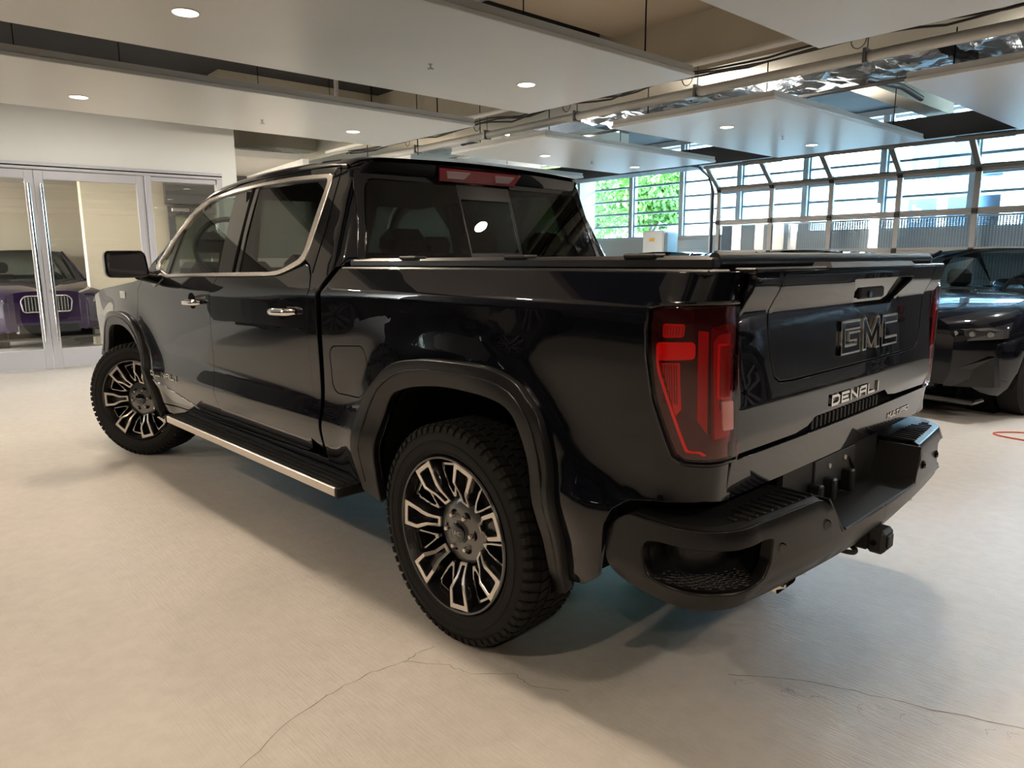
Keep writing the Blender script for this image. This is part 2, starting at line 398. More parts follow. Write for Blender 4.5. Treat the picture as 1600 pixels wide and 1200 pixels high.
top = [(.845,ztp(.845))]+[(x, ztp(x)) for x in (.9,1.0,1.15,1.3,1.5,1.7,1.9,2.1,2.3,2.45,2.6,2.7,2.8,2.9,3.0,3.1)]+[(3.20,1.475),(3.25,1.40)]
CABP = [(.96,.56),(.945,.80),(.925,1.10),(.905,1.285),(.815,1.395),(.675,1.41),(.775,1.80)]+top+[(3.17,1.435),(3.13,1.41),(3.108,1.40)]+DLO[::-1][1:18]+[(1.072,1.418),(1.034,1.403),(.992,1.362),(.966,1.30),(.988,1.25),(1.016,1.10),(1.016,.9),(1.022,.72),(1.06,.60)]
cab = panel('cab_frame', CABP, Mcab, PAINT, TRUCK, step=.045, bd=.018, mirror=1)
# upper door seam
for s in (1, -1):
    q = []
    for u, v in spline([(.985,1.37),(1.0,1.55),(1.03,1.70),(1.05,1.80),(1.07,1.855),(1.12,1.868),(1.5,1.875),(2.0,1.872),(2.4,1.852),(2.7,1.79)], 5):
        p = Mcab(u, v); q.append((p[0], (p[1]+.0008)*s, p[2]))
    MB().tube(q, .0022, 6).build('door_seam', DARK, TRUCK)
# chrome surround
inn = inset(densify(DLO, .02), .017 if area(DLO) > 0 else .017)
def thick(p):
    # broader at the rear quarter
    return p
CH_IN = rcorner([(3.045,1.378),(2.86,1.345),(2.05,1.362),(1.42,1.372),(1.30,1.383),(1.155,1.432),(1.128,1.465),(1.148,1.785),(1.168,1.808),(1.54,1.826),(1.91,1.826),(2.19,1.817),(2.60,1.790),(2.805,1.703),(2.965,1.552),(3.072,1.412)], [.03,0,0,0,.05,.05,.04,.03,.03,0,0,0,.04,0,0,.02])
panel('window_surround', DLO, Mcab, SATIN, TRUCK, holes=[inset(densify(CH_IN, .02), -.004)], step=.05, off=.005, lip=.015, gap=0, bd=.015, mirror=1, label='satin chrome window surround')
def gpan(name, poly, m, off=-.012):
    panel(name, poly, Mcab, m, TRUCK, step=.06, off=off, lip=.001, ch=.0005, gap=0, bd=.03, mirror=1)
gpan('front_window', [(2.865,1.338),(2.06,1.355),(2.10,1.48),(2.245,1.82),(2.61,1.797),(2.80,1.71),(2.90,1.615)], TINT)
gpan('quarter_window', [(3.055,1.372),(2.93,1.345),(2.935,1.57),(2.99,1.535),(3.08,1.415)], TINT)
gpan('rear_window', [(1.79,1.36),(1.42,1.366),(1.30,1.378),(1.15,1.425),(1.122,1.465),(1.142,1.79),(1.165,1.812),(1.54,1.83),(1.95,1.828)], TINTD)
panel('door_pillar_trim', [(2.065,1.352),(1.80,1.357),(1.955,1.832),(2.25,1.822)], Mcab, GLOSSB, TRUCK, step=.06, off=-.006, gap=0, mirror=1)
panel('window_divider', [(2.93,1.34),(2.87,1.338),(2.885,1.64),(2.94,1.575)], Mcab, PLAST, TRUCK, step=.06, off=-.006, gap=0, mirror=1)
for s in (1, -1):
    q = [(Mcab(u, v)[0], (Mcab(u, v)[1]-.003)*s, v) for u, v in [(1.862,1.357),(1.90,1.48),(2.02,1.83)]]
    MB().tube(q, .007, 6).build('window_seal', DARK, TRUCK)
# roof skin
rows = []
for i in range(25):
    x = .845+(2.42-.845)*i/24; zt = zr(x)-.055; ye = ys(max(x, cabx(zt)+.05), zt)-.066; row = []
    for j in range(21):
        t = -1+j/10; row.append((x, ye*t, zt+.062+.022*(1-t*t)))
    rows.append(row)
MB().grid(rows).build('roof', PAINT, TRUCK)
# windscreen
rows = []
for i in range(9):
    t = i/8; x = 2.42+(3.22-2.42)*t; zz = zr(x)+.007; ye = ys(x, zr(x)-.055)-.07; row = []
    for j in range(13):
        s = -1+j/6; row.append((x+.16*(1-s*s)*(1-.3*t), ye*s, zz+.012*(1-s*s)))
    rows.append(row)
MB().grid(rows).build('windscreen', glass('screen_glass', (.45,.50,.46), 1.0), TRUCK)
# hood, nose
def fz(x): return pch([(3.28,1.305),(3.5,1.285),(3.9,1.25),(4.3,1.215),(4.58,1.16),(4.72,1.10)], x)
rows = []
for i in range(14):
    x = 3.28+(4.70-3.28)*i/13; zz = 1.30-.05*((x-3.28)/1.3)**2; ye = ys(x, 1.22)-.05; row = []
    for j in range(17):
        t = -1+j/8; row.append((x, (ys(x, fz(x))-.003)*t, fz(x)-.004+.075*(1-abs(t)**5)+(.012 if .35 < abs(t) < .75 else 0)))
    rows.append(row)
MB().grid(rows).build('hood', PAINT, TRUCK)
n = MB(); n.grid([[(4.60+.14*(1-(y/.9)**2), y, z) for y in [-.88+.088*k*2 for k in range(11)]] for z in (.42, .6, .85, 1.05, 1.16)]); n.build('front_grille', GLOSSB, TRUCK)
n = MB(); n.box(4.55, 4.82, -.84, .84, .40, .62, bev=.05); n.build('front_bumper', BUMP, TRUCK)
# flares
def flare(name, outer, inner, wx):
    poly = outer+inner[::-1]
    for k, (o, w, ww) in enumerate([(.030, FLARE, None)]):
        f = panel(name, poly, lambda u, z: (u, ys(u, z)+.010*sm(0, 1, (math.hypot(u-wx, z-.45)-.5)/-.1+.5) if 0 else ys(u, z), z), FLARE, TRUCK, step=.05, off=.030, lip=.032, ch=.006, gap=0, bd=.018, mirror=1, out=Vector((wx, 0, .6)))
    return f
RO = spline([(.60,.46),(.612,.56),(.605,.66),(.567,.785),(.50,.885),(.42,.955),(.35,1.003),(.271,1.037),(.17,1.057),(.064,1.068),(-.10,1.073),(-.235,1.070),(-.31,1.056),(-.375,1.030),(-.42,.99),(-.463,.945),(-.50,.85),(-.522,.735),(-.535,.60),(-.535,.469),(-.515,.36)], 3)
RI = spline([(.505,.425),(.495,.55),(.455,.69),(.41,.79),(.325,.91),(.24,.95),(.152,.972),(.03,.988),(-.075,.992),(-.20,.988),(-.275,.979),(-.33,.963),(-.372,.932),(-.405,.87),(-.43,.79),(-.455,.66),(-.472,.531),(-.475,.44),(-.478,.345)], 3)
f1 = flare('rear_wheel_flare', RO, RI, 0)
FO = spline([(3.25,.40),(3.225,.50),(3.235,.66),(3.275,.80),(3.345,.915),(3.44,.995),(3.56,1.04),(3.70,1.058),(3.90,1.058),(4.06,1.035),(4.18,.97),(4.27,.86),(4.31,.76),(4.32,.70)], 3)
FI = spline([(3.335,.34),(3.315,.48),(3.335,.69),(3.39,.83),(3.49,.925),(3.62,.968),(3.75,.98),(3.88,.975),(4.02,.95),(4.12,.87),(4.18,.76),(4.20,.70)], 3)
f2 = flare('front_wheel_flare', FO, FI, 3.745)
# crease lines moulded in the flares
for fo, fi in ((RO, RI), (FO, FI)):
    for s in (1, -1):
        q = []
        for i in range(1, 30):
            t = i/30; a = fo[int(t*(len(fo)-1))]; b = fi[int(t*(len(fi)-1))]; u = a[0]*.62+b[0]*.38; z = a[1]*.62+b[1]*.38
            q.append((u, (ys(u, z)+.031)*s, z))
        MB().tube(q, .0035, 6).build('flare_bead', FLARE, TRUCK)
# wheel wells and under body
for wx, A in ((0, RI), (3.745, FI)):
    for s in (1, -1):
        w = MB(); w.grid([[(u, y*s, z) for u, z in A] for y in (.965, .80, .60)], False)
        w.add([(u, .60*s, z) for u, z in A], [tuple(range(len(A)))])
        w.build('wheel_well', DARK, TRUCK)
c = MB()
c.box(.62, 3.22, -.90, .90, .47, .76); c.box(-.86, -.56, -.86, .86, .78, 1.27); c.box(.56, .86, -.86, .86, .5, 1.30)
c.box(-.92, 4.5, -.56, .56, .52, .80); c.box(-.92, .86, -.56, .56, .80, 1.28); c.box(4.25, 4.6, -.85, .85, .5, 1.1); c.box(3.2, 4.6, -.58, .58, .6, 1.22)
c.box(-.80, 4.4, .42, .50, .34, .50); c.box(-.80, 4.4, -.50, -.42, .34, .50)
c.build('chassis', DARK, TRUCK)
a = MB(); a.tube([(0, -.8, .42), (0, -.17, .42), (0, -.06, .42), (0, .06, .42), (0, .17, .42), (0, .8, .42)], [.05, .06, .15, .15, .06, .05], 14); a.build('axle', mat('axle_black', (.02,.02,.02), .5), TRUCK)
a = MB(); a.tube([(3.745, -.8, .42), (3.745, .8, .42)], .045, 10)
a.build('axle', mat('axle_black', (.02,.02,.02), .5), TRUCK)
# shock absorber seen below
# ---------------- tonneau and bed rails
t = MB(); t.box(-.985, .775, -.865, .865, 1.402, 1.433, bev=.008); to = t.build('bed_cover', mat('cover_vinyl', (.010,.010,.011), .42, bump=(160,.3,.002)), TRUCK)
for s in (1, -1):
    r_ = MB(); r_.box(-1.0, .775, min(s*.835, s*.945), max(s*.835, s*.945), 1.382, 1.397, bev=.005)
    r_.box(-.985, .775, min(s*.86, s*.90), max(s*.86, s*.90), 1.397, 1.428, bev=.006)
    r_.build('bed_rail', mat('rail_black', (.010,.010,.011), .35, coat=.2), TRUCK)
MB().tube([(-.97, -.87, 1.424), (-.97, .87, 1.424)], .017, 14).build('cover_roll_bar', PLAST, to)
for s in (1, -1):
    for x in (.35, -.25, -.75): MB().box(x-.055, x+.055, s*.875-.03, s*.875+.03, 1.425, 1.440, bev=.005).build('cover_clamp', PLAST, to)
k = MB()
for i in range(3): k.box(-.985+0, -.98, -.9, -.9, 1.41, 1.41)
# ---------------- rear of cab
def Mrear(y, z): return (cabx(z)-.004-.035*(1-(y/.85)**2)*0+.0, y, z)
def Mback(y, z): return (cabx(z)-.030*(1-min(1, (y/.86)**2)), y, z)
BW = [(.815,1.425),(.735,1.80),(-.735,1.80),(-.815,1.425)]
OUTB = Vector((2, 0, 1.6))
panel('rear_glass', rcorner([(.80,1.43),(.715,1.79),(.20,1.795),(.20,1.43)], [.02,.05,0,0]), Mback, TINTD, TRUCK, step=.08, lip=.001, gap=0, out=OUTB)
panel('rear_glass', rcorner([(-.80,1.43),(-.715,1.79),(-.16,1.795),(-.16,1.43)], [.02,.05,0,0]), Mback, TINTD, TRUCK, step=.08, lip=.001, gap=0, out=OUTB)
panel('sliding_glass', rcorner([(.188,1.445),(.188,1.735),(-.148,1.735),(-.148,1.445)], .01), Mback, glass('slider_glass', (.09,.11,.10), .9), TRUCK, step=.08, off=-.006, lip=.001, gap=0, out=OUTB)
panel('rear_glass_frame', [(.20,1.43),(.20,1.795),(-.16,1.795),(-.16,1.43)], Mback, mat('frit', (.010,.010,.013), .3, spec=.1), TRUCK, holes=[[(.192,1.455),(.192,1.725),(-.152,1.725),(-.152,1.455)]], step=.08, off=.002, lip=.002, gap=0, out=OUTB)
BK = [(.845,1.41),(.80,1.60),(.765,1.83),(.75,1.86),(-.75,1.86),(-.765,1.83),(-.80,1.60),(-.845,1.41)]
panel('cab_back', BK, Mback, PAINT, TRUCK, holes=[rcorner([(.81,1.425),(.725,1.795),(-.725,1.795),(-.81,1.425)], [.02,.05,.05,.02])], step=.06, gap=0, off=.002, out=OUTB)
# roof spoiler lip
sp = []
for j in range(41):
    y = -.78+1.56*j/40; e = max(0, abs(y)-.70)/.08; b = .030*(1-(y/.86)**2)
    x0 = cabx(1.86)-b
    sp.append([(x0+.13, y, 1.893+.020*(1-(y/.78)**2)-.03*e*e), (x0+.01, y, 1.888+.022*(1-(y/.78)**2)-.035*e*e), (x0-.045+.04*e, y, 1.872+.020*(1-(y/.78)**2)-.03*e*e), (x0-.055+.05*e, y, 1.862+.016*(1-(y/.78)**2)-.02*e*e), (x0-.03+.03*e, y, 1.825+.008*(1-(y/.78)**2)), (x0+.005, y, 1.797)])
MB().grid(sp).build('rear_spoiler', PAINT, TRUCK, sharp=50)
# high stop lamp
def stopM(y, z, d=0): b = .030*(1-(y/.86)**2); t = (1.87-z)/.07; return (cabx(1.86)-b-.058+.030*t-d, y, z)
hs = prism([(.335,1.865),(-.215,1.868),(-.185,1.806),(.315,1.803)], [], 0, .012, .003, lambda a_, b_, d: stopM(a_, b_, d))
hl = hs.build('high_stop_lamp', mat('stop_lamp_red', (.14,.002,.008), .1, 0, 1), TRUCK, 'dark red high stop lamp with two clear cargo lenses')
for y0, y1 in ((.29, .14), (-.03, -.17)):
    prism([(y0,1.852),(y1,1.854),(y1+.03,1.818),(y0-.015,1.816)], [], 0, .016, .002, lambda a_, b_, d: stopM(a_, b_, d)).build('cargo_lens', mat('cargo_lens', (.26,.18,.20), .15, 0, 1), hl)
# antenna fin on the roof
# ---------------- tailgate
def XT(y, z):
    K = [(.70,-1.000),(.80,-1.010),(.88,-1.020),(.93,-1.030),(1.02,-1.030),(1.10,-1.025),(1.20,-1.020),(1.278,-1.018),(1.286,-1.024),(1.335,-1.048),(1.350,-1.052),(1.380,-1.056),(1.394,-1.054),(1.402,-1.046),(1.42,-1.02)]
    for i in range(len(K)-1):
        if z <= K[i+1][0]: break
    (z0, x0), (z1, x1) = K[i], K[i+1]
    return x0+(x1-x0)*(z-z0)/(z1-z0)-.010*(1-(y/.82)**2)
TGM = lambda y, z: (XT(y, z), y, z)
TO = Vector((0, 0, 1.1))
INNER = [(.665,1.394),(.655,1.365),(.664,1.31),(.660,1.24),(.640,1.15),(.615,1.085),(.58,1.068),(.5,1.063),(-.5,1.063),(-.60,1.068),(-.63,1.085),(-.655,1.15),(-.672,1.24),(-.676,1.31),(-.667,1.365),(-.675,1.394)]
TGE = [(.808,1.394),(.802,1.365),(.816,1.31),(.822,1.2),(.820,.9),(.820,.885)]
def mir(p): return [(-a_, b_) for a_, b_ in p][::-1]
LEDGE = [(.45,.885),(.37,.897),(.33,.922),(-.28,.930),(-.33,.905),(-.42,.895)]
tg = panel('tailgate', TGE+LEDGE+mir(TGE)+INNER[::-1], TGM, PAINT, TRUCK, step=.024, bd=.016, gap=.0042, out=TO)
# centre of the inner gate with handle pocket cut
PK_H = [(.13,1.345),(.04,1.265),(-.29,1.268),(-.40,1.352)]
panel('inner_gate', rcorner(INNER, [0]+[.0]*14+[0]), TGM, PAINT, TRUCK, holes=[densify([(.15,1.352),(.045,1.262),(-.295,1.262),(-.42,1.352)], .02)], step=.024, bd=.016, gap=.0045, out=TO)
def FT(x0, y0, z0): return lambda a_, b_, d: (XT(y0-a_, z0+b_)-d-x0, y0-a_, z0+b_)
pk = prism([(-.15,1.36),(-.06,1.255),(.30,1.255),(.44,1.36)], [], -.03, -.022, 0, lambda a_, b_, d: (XT(-a_, b_)-d, -a_, b_)).build('handle_pocket', GLOSSB, TRUCK)
MB().box(-1.035, -1.015, -.20, .02, 1.285, 1.325, bev=.006).build('tailgate_handle', PLAST, pk)
MB().tube([(-1.03, -.05, 1.30), (-1.042, -.05, 1.30)], .012, 16).build('rear_camera', GLOSSB, pk)
# facets either side of the pocket
for y0, y1, yy in ():
    m_ = MB(); n_ = 8; pts = []
    for i in range(n_+1):
        y = y0+(y1-y0)*i/n_
        pts.append([(XT(y, 1.352)-.001, y, 1.352), (XT(y, 1.33)-.016, y, 1.333), (XT(y, 1.29)-.008, y, 1.292), (XT(y, 1.28), y, 1.281)])
    m_.grid(pts, False); m_.build('gate_crease', PAINT, TRUCK)
cp = MB(); cp.hexa([(-1.064,.345,1.395),(-1.0,.345,1.395),(-1.0,-.43,1.395),(-1.064,-.43,1.395)], [(-1.050,.325,1.412),(-1.0,.325,1.412),(-1.0,-.41,1.412),(-1.050,-.41,1.412)]); cp.build('tailgate_cap', PLAST, TRUCK)
MB().box(-1.056, -.975, -.806, .806, 1.385, 1.400, bev=.004).build('tailgate_top', FLARE, TRUCK)
MB().box(-.99, -.93, -.80, .80, .76, 1.34).build('tailgate_core', DARK, TRUCK)
# lower strip with ribbed slot above it
LS = [(.820,.872),(.45,.872),(.37,.880),(.31,.872),(-.27,.872),(-.33,.885),(-.42,.884),(-.820,.874),(-.820,.755),(-.10,.765),(-.11,.768),(.820,.755)]
panel('tailgate_lower', [(.820,.872),(-.820,.874),(-.822,.756),(.822,.756)], TGM, PAINT, TRUCK, step=.05, out=TO)
sl = MB(); sl.box(-1.010, -.99, -.44, .46, .868, .935)
so_ = sl.build('step_slot', DARK, TRUCK)
for i in range(18): MB().box(-1.022, -1.009, -.26+i*.033, -.244+i*.033, .876, .915, bev=.002).build('slot_rib', PLAST, so_)
# emblem and lettering
fe = lambda x0, y0, z0: (lambda a_, b_, d: (XT(y0-a_, z0+b_)-x0-d, y0-a_, z0+b_))
g1, wd = letters('GMC', .126, .080, .058, .033, fe(.001, .158, 1.122), .008)
g1.build('tailgate_emblem', mat('dark_chrome', (.92,.90,.86), .38, 1), TRUCK, 'dark chrome three-letter tailgate emblem')
g2, _ = letters('GMC', .126, .080, .058, .019, fe(.0085, .158, 1.122), .002)
g2.build('emblem_inlay', GLOSSB, TRUCK)
d1, _ = letters('DENALI', .056, .028, .022, .009, fe(0, .222, .948), .006); d1.build('tailgate_lettering', mat('badge_chrome', (.75,.72,.68), .12, 1), TRUCK, 'chrome capital lettering on the lower tailgate')
d2, _ = letters('MULTIPRO', .025, .016, .008, .005, fe(0, -.39, .803), .003); d2.build('small_lettering', MATS['badge_chrome'], TRUCK)
# ---------------- tail lamps
TL = [(-.872,1.290),(-.905,1.297),(-1.03,1.301),(-1.132,1.301),(-1.144,1.2),(-1.147,.888),(-1.03,.890),(-.966,.894),(-.940,.910),(-.926,.943),(-.883,1.052),(-.866,1.17),(-.866,1.25)]
def Mtl(o): return lambda u, z: tuple(Vector(Mbed(u, z)))
for s in (1, -1):
    def P_(name, poly, m, off, parent, ch=.0015, lip=.006, step=.04, holes=()):
        a_ = panel(name, poly, Mbed, m, parent, off=off, lip=lip, ch=ch, gap=0, step=step, bd=.02, holes=list(holes), mirror=1, out=Vector((0, 0, 1)))
        keep, kill = (a_[0], a_[1]) if s == 1 else (a_[1], a_[0])
        me = kill.data; bpy.data.objects.remove(kill); bpy.data.meshes.remove(me)
        return keep
    gt = MB(); gp = densify([(-1.132,1.311),(-1.03,1.312),(-.90,1.308),(-.860,1.299),(-.852,1.25),(-.853,1.17),(-.871,1.05),(-.913,.938),(-.929,.901),(-.962,.882),(-1.03,.877),(-1.147,.874)], .02)[:-6]
    gp = [p for p in gp if p[0] > -1.148]
    pts = [Vector(Mbed(p[0], p[1])) for p in gp]; pts = [Vector((p.x-.001, (p.y+.0005)*s, p.z)) for p in pts]
    gt.tube(pts, .0065, 8); gt.build('lamp_surround', PAINT, TRUCK)
    h = P_('tail_lamp', TL, LAMPB, -.004, TRUCK, lip=.02)
    P_('reflector', rcorner([(-.905,1.257),(-.962,1.257),(-.958,1.225),(-.903,1.222)], .006), REDG, .0, h)
    P_('reflector', rcorner([(-.884,1.207),(-.988,1.211),(-.988,1.168),(-.884,1.160)], .012), REDB, .001, h)
    P_('reflector', [(-.898,1.152),(-.948,1.155),(-.952,1.032),(-.938,1.012)], REDG, -.001, h)
    lpath = spline([(-.887,1.166),(-.893,1.13),(-.90,1.108),(-.93,1.02),(-.962,.930),(-.975,.916),(-1.0,.914),(-1.018,.905)], 4)
    w_ = .0032
    P_('light_pipe', [(p[0]-w_, p[1]+w_*.4) for p in lpath]+[(p[0]+w_, p[1]-w_*.4) for p in lpath][::-1], REDB, .002, h, ch=.001)
    P_('reflector', [(-.998,1.240),(-1.024,1.238),(-1.022,.965),(-.995,1.002)], mat('red_dim', (.30,.003,.008), .12, 0, 1), 0, h)
    P_('lamp_bezel', rcorner([(-1.033,1.248),(-1.124,1.258),(-1.122,.932),(-1.036,.940)], .012), mat('red_dark', (.10,.002,.004), .08, 0, 1), -.001, h)
    P_('lamp_lens', rcorner([(-1.040,1.210),(-1.058,1.228),(-1.104,1.232),(-1.108,.952),(-1.045,.948)], .006), mat('red_dim'), .001, h)
    P_('lamp_core', rcorner([(-1.053,1.205),(-1.094,1.203),(-1.098,1.056),(-1.053,1.060)], .006), REDB, .003, h)
    P_('reverse_lens', rcorner([(-1.068,1.050),(-1.118,1.046),(-1.122,.966),(-1.075,.970)], .004), WHITEL, .004, h)
    rb_ = MB()
    for k in range(7):
        u = -.908-.0075*k; rb_.tube([Mbed(u, 1.228), Mbed(u-.004, 1.254)], .0013, 4)
        u = -.902-.0065*k; rb_.tube([Mbed(u, 1.15), Mbed(u-.001, 1.045+.0*k)], .0013, 4)
        u = -1.057-.0060*k; rb_.tube([tuple(Vector(Mbed(u, 1.20))+Vector((-.005,.0,0))), tuple(Vector(Mbed(u, 1.062))+Vector((-.005,0,0)))], .0012, 4)
    if s == -1: rb_.mirror()
    rb_.build('lamp_fluting', mat('red_dark'), h)
    P_('lamp_cover', TL, glass('lamp_cover_glass', (.92,.62,.62), 1.1), .010, h, ch=.006, lip=.004)
# ---------------- bumper
BXC, BRC = -.92, .19
def bump_y(z): return .985-.03*sm(.54, .46, z)
def bump_in(z): return .045*sm(.53, .455, z)+.02*sm(.66, .71, z)
def Mbump(u, z, d=0):
    yy = bump_y(z)-d; ii = bump_in(z)+d
    if u >= BXC: return (u, yy-.012*((u-BXC)/.2)**2, z)
    a = (BXC-u)/BRC; r = BRC
    if a <= PI/2: return (BXC-(r-ii)*math.sin(a), yy-r*(1-math.cos(a)), z)
    y = yy-r-(a-PI/2)*r; f = min(1, max(0, (yy-r-y)/.8))
    return (BXC-r+ii-.055*math.sin(f*PI/2), y, z)
# u for a given y on the rear face
def ub(y): return BXC-BRC*PI/2-(.795-y)
FACE = [(-.70,.60),(-.712,.53),(-.75,.490),(-.83,.472),(-1.0,.462),(ub(.70),.455),(ub(.45),.458),(ub(0.),.460),(ub(0.),.575),(ub(.345),.575),(ub(.43),.69),(ub(.47),.70),(ub(.70),.70),(-1.10,.70),(-.90,.70),(-.79,.70),(-.74,.67)]
FACE = rcorner(FACE, [.03,.03,.03,.03,0,0,0,0,0,.03,.02,.02,0,0,0,.02,.03])
POCK = rcorner([(-.838,.62),(-.845,.570),(-.868,.530),(-1.0,.518),(-1.12,.520),(ub(.775),.540),(ub(.745),.58),(ub(.735),.655),(ub(.78),.662),(-1.13,.655),(-1.0,.655),(-.90,.655),(-.855,.645)], [.03,.02,.02,0,.02,.02,0,.012,.02,0,0,.03,.03])
OB = Vector((0, 0, .55))
bm_l = panel('rear_bumper', FACE, Mbump, BUMP, TRUCK, holes=[POCK], step=.05, lip=.03, ch=.006, gap=0, bd=.02, mirror=1, out=OB)
for s in (1, -1):
    par = bm_l[0] if s == 1 else bm_l[1]
    def one(o):
        keep, kill = (o[0], o[1]) if s == 1 else (o[1], o[0])
        keep.parent = par; me = kill.data; bpy.data.objects.remove(kill); bpy.data.meshes.remove(me); return keep
    # recessed corner step: funnel wall, back wall and ribbed tread
    w = MB(); dp = densify(POCK, .03)
    rws = []
    for t, dd in ((0, .004), (.5, .05), (1, .10)):
        cx_ = -1.03; cz_ = .595; rws.append([Mbump(p.x+(cx_-p.x)*.10*t, p.y+(cz_-p.y)*.16*t, dd) for p in dp])
    w.grid(rws, True, wrap=True)
    if s == -1: w.mirror()
    w.build('step_surround', mat('step_dark', (.008,.008,.009), .45, coat=.2), par)
    bkp = [(p.x+(-1.03-p.x)*.10, p.y+(.595-p.y)*.16) for p in dp]
    one(panel('step_back', bkp, lambda u, z: Mbump(u, z, .098), MATS['step_dark'], par, step=.05, gap=0, lip=.002, mirror=1, out=OB))
    tr = MB(); us = [-.875-.02*i for i in range(20)]
    us = [-.88-(ub(.79)+.88)*-1*0-i*(.88*0+.0175) for i in range(20)]
    tr.grid([[Mbump(u, .536+0*d, d) for d in (.004, .035, .07, .098)] for u in us], False)
    if s == -1: tr.mirror()
    sp_ = tr.build('step_pad', PLAST, par)
    hc = MB()
    for i in range(17):
        for j in range(4):
            u = -.89-.0195*i; d = .018+.022*j+(.011 if i % 2 else 0)
            if d > .09: continue
            c_ = Vector(Mbump(u, .537, d)); pts = [(c_.x+.0095*math.cos(k*PI/3), c_.y+.0095*math.sin(k*PI/3), .538) for k in range(6)]
            hc.tube(pts, .0022, 4, closed=True)
    if s == -1: hc.mirror()
    hc.build('step_tread', PLAST, par)['kind'] = 'stuff'
    # sensors
    for u, z in ((ub(.70), .615), (ub(.455), .625)):
        p = Mbump(u, z); q = Mbump(u-.001, z); q2 = Mbump(u, z, .01)
        nrm = (Vector(p)-Vector(q2)); nrm.z = 0; nrm.normalize(); P0 = Vector((p[0], p[1]*s, p[2])); N0 = Vector((nrm.x, nrm.y*s, 0))
        sn = MB(); sn.tube([P0-N0*.006, P0+N0*.002, P0+N0*.003], [.017, .017, .0135], 20); sn.tube([P0+N0*.003, P0+N0*.005], .0105, 20); sn.build('parking_sensor', GLOSSB, par)
    # top step pad with ribs
    tp = MB(); outl = [Mbump(u, .705) for u in [-.80-.03*i for i in range(11)]+[ub(.75), ub(.65), ub(.55), ub(.46)]]
    inl = [(max(-.99+.0, p[0]+.17) if p[1] < .85 else max(-.86, p[0]+.02), min(p[1]-.02, .80) if p[1] > .8 else p[1], .712) for p in outl]
    tp.grid([[(p[0], p[1], p[2]-.006) for p in outl], [(p[0]+(q[0]-p[0])*.12, p[1]+(q[1]-p[1])*.12, .709) for p, q in zip(outl, inl)], inl], False)
    if s == -1: tp.mirror()
    tp.build('bumper_pad', PLAST, par)
    for i in range(11):
        y = .83-.036*i; xo = Mbump(ub(min(y, .79)) if y < .795 else -1.12, .70)[0]+.022
        MB().box(xo, -1.0 if y < .76 else -1.02, y*s-.005, y*s+.005, .708, .716, bev=.002).build('pad_rib', PLAST, par)
# centre section: plate recess, step lip
ct = MB(); ct.box(-.985, -.965, -.40, .42, .56, .76); ct.box(-1.15, -.98, -.345, .345, .555, .575)
cc = ct.build('plate_recess', mat('recess_black', (.006,.006,.006), .5), TRUCK)
for s in (1, -1):
    m_ = MB(); m_.hexa([(-1.155,.335*s,.575),(-.985,.335*s,.575),(-.985,.345*s,.575),(-1.155,.345*s,.575)], [(-1.14,.425*s,.70),(-.985,.425*s,.70),(-.985,.435*s,.70),(-1.14,.435*s,.70)]); m_.build('recess_cheek', MATS['recess_black'], cc)
MB().box(-.992, -.984, -.16, .19, .62, .735, bev=.003).build('plate_mount', mat('mount_grey', (.03,.03,.032), .45), cc)
for y, z in ((.075, .70), (-.06, .705)): MB().tube([(-.992, y, z), (-.997, y, z)], .009, 12).build('mount_bolt', mat('bolt_bright', (.7,.68,.62), .4, .5), cc)
for y in (.21, .10, -.06):
    MB().box(-1.03, -.985, y-.018, y+.018, .585, .665, bev=.006).build('wiring_plug', PLAST, cc)
MB().tube([(-.99, -.10, .70), (-1.0, -.13, .66), (-.995, -.15, .60), (-.985, -.12, .585)], .006, 8).build('wiring_loop', PLAST, cc)
MB().box(-1.16, -1.02, -.33, .33, .574, .583, bev=.004).build('recess_step', PLAST, cc)
# hitch receiver
hb = MB(); hb.box(-.95, -.88, -.45, .45, .415, .475); hb.box(-1.13, -.95, -.045, .045, .415, .50, bev=.006)
hr = hb.build('hitch_receiver', PLAST, TRUCK)
MB().box(-1.185, -1.125, -.047, .047, .41, .495, bev=.012).build('receiver_cap', mat('rubber_cap', (.010,.010,.010), .6), hr)
MB().box(-1.192, -1.184, -.026, .026, .428, .477, bev=.004).build('cap_face', mat('rubber_cap'), hr)
MB().tube([(-1.15, .047, .45), (-1.15, .052, .45)], .010, 12).build('pin_hole', DARK, hr)
MB().tube(spline([(-1.02, .05, .44), (-1.09, .07, .425), (-1.11, .10, .42), (-1.09, .13, .425), (-1.03, .13, .43), (-1.0, .09, .44)], 5, True), .009, 8, closed=True).build('chain_loop', PLAST, hr)
MB().tube(spline([(-1.02, -.05, .41), (-1.10, -.08, .395), (-1.13, -.12, .395), (-1.10, -.16, .40), (-1.03, -.15, .405), (-1.0, -.10, .41)], 5, True), .009, 8, closed=True).build('chain_loop', PLAST, hr)
# exhaust tips
for s in (1, -1):
    pts = rcorner([(-.075,-.028),(.075,-.028),(.075,.028),(-.075,.028)], .02, 4)
    ex = MB(); rr = []
    for x, k_ in ((-.80, .8), (-.98, .95), (-1.05, 1.0), (-1.053, .92), (-1.0, .90), (-.90, .88)):
        rr.append([(x-(.03 if b_ > 0 and x < -.97 else 0)*1, s*.50+a_*k_, .428+b_*k_+.0) for a_, b_ in pts])
    ex.grid(rr, True, wrap=True); e_ = ex.build('exhaust_tip', mat('polished_steel', (.75,.72,.66), .15, 1), TRUCK)
    MB().box(-.91, -.90, s*.50-.07, s*.50+.07, .405, .45).build('exhaust_bore', DARK, e_)
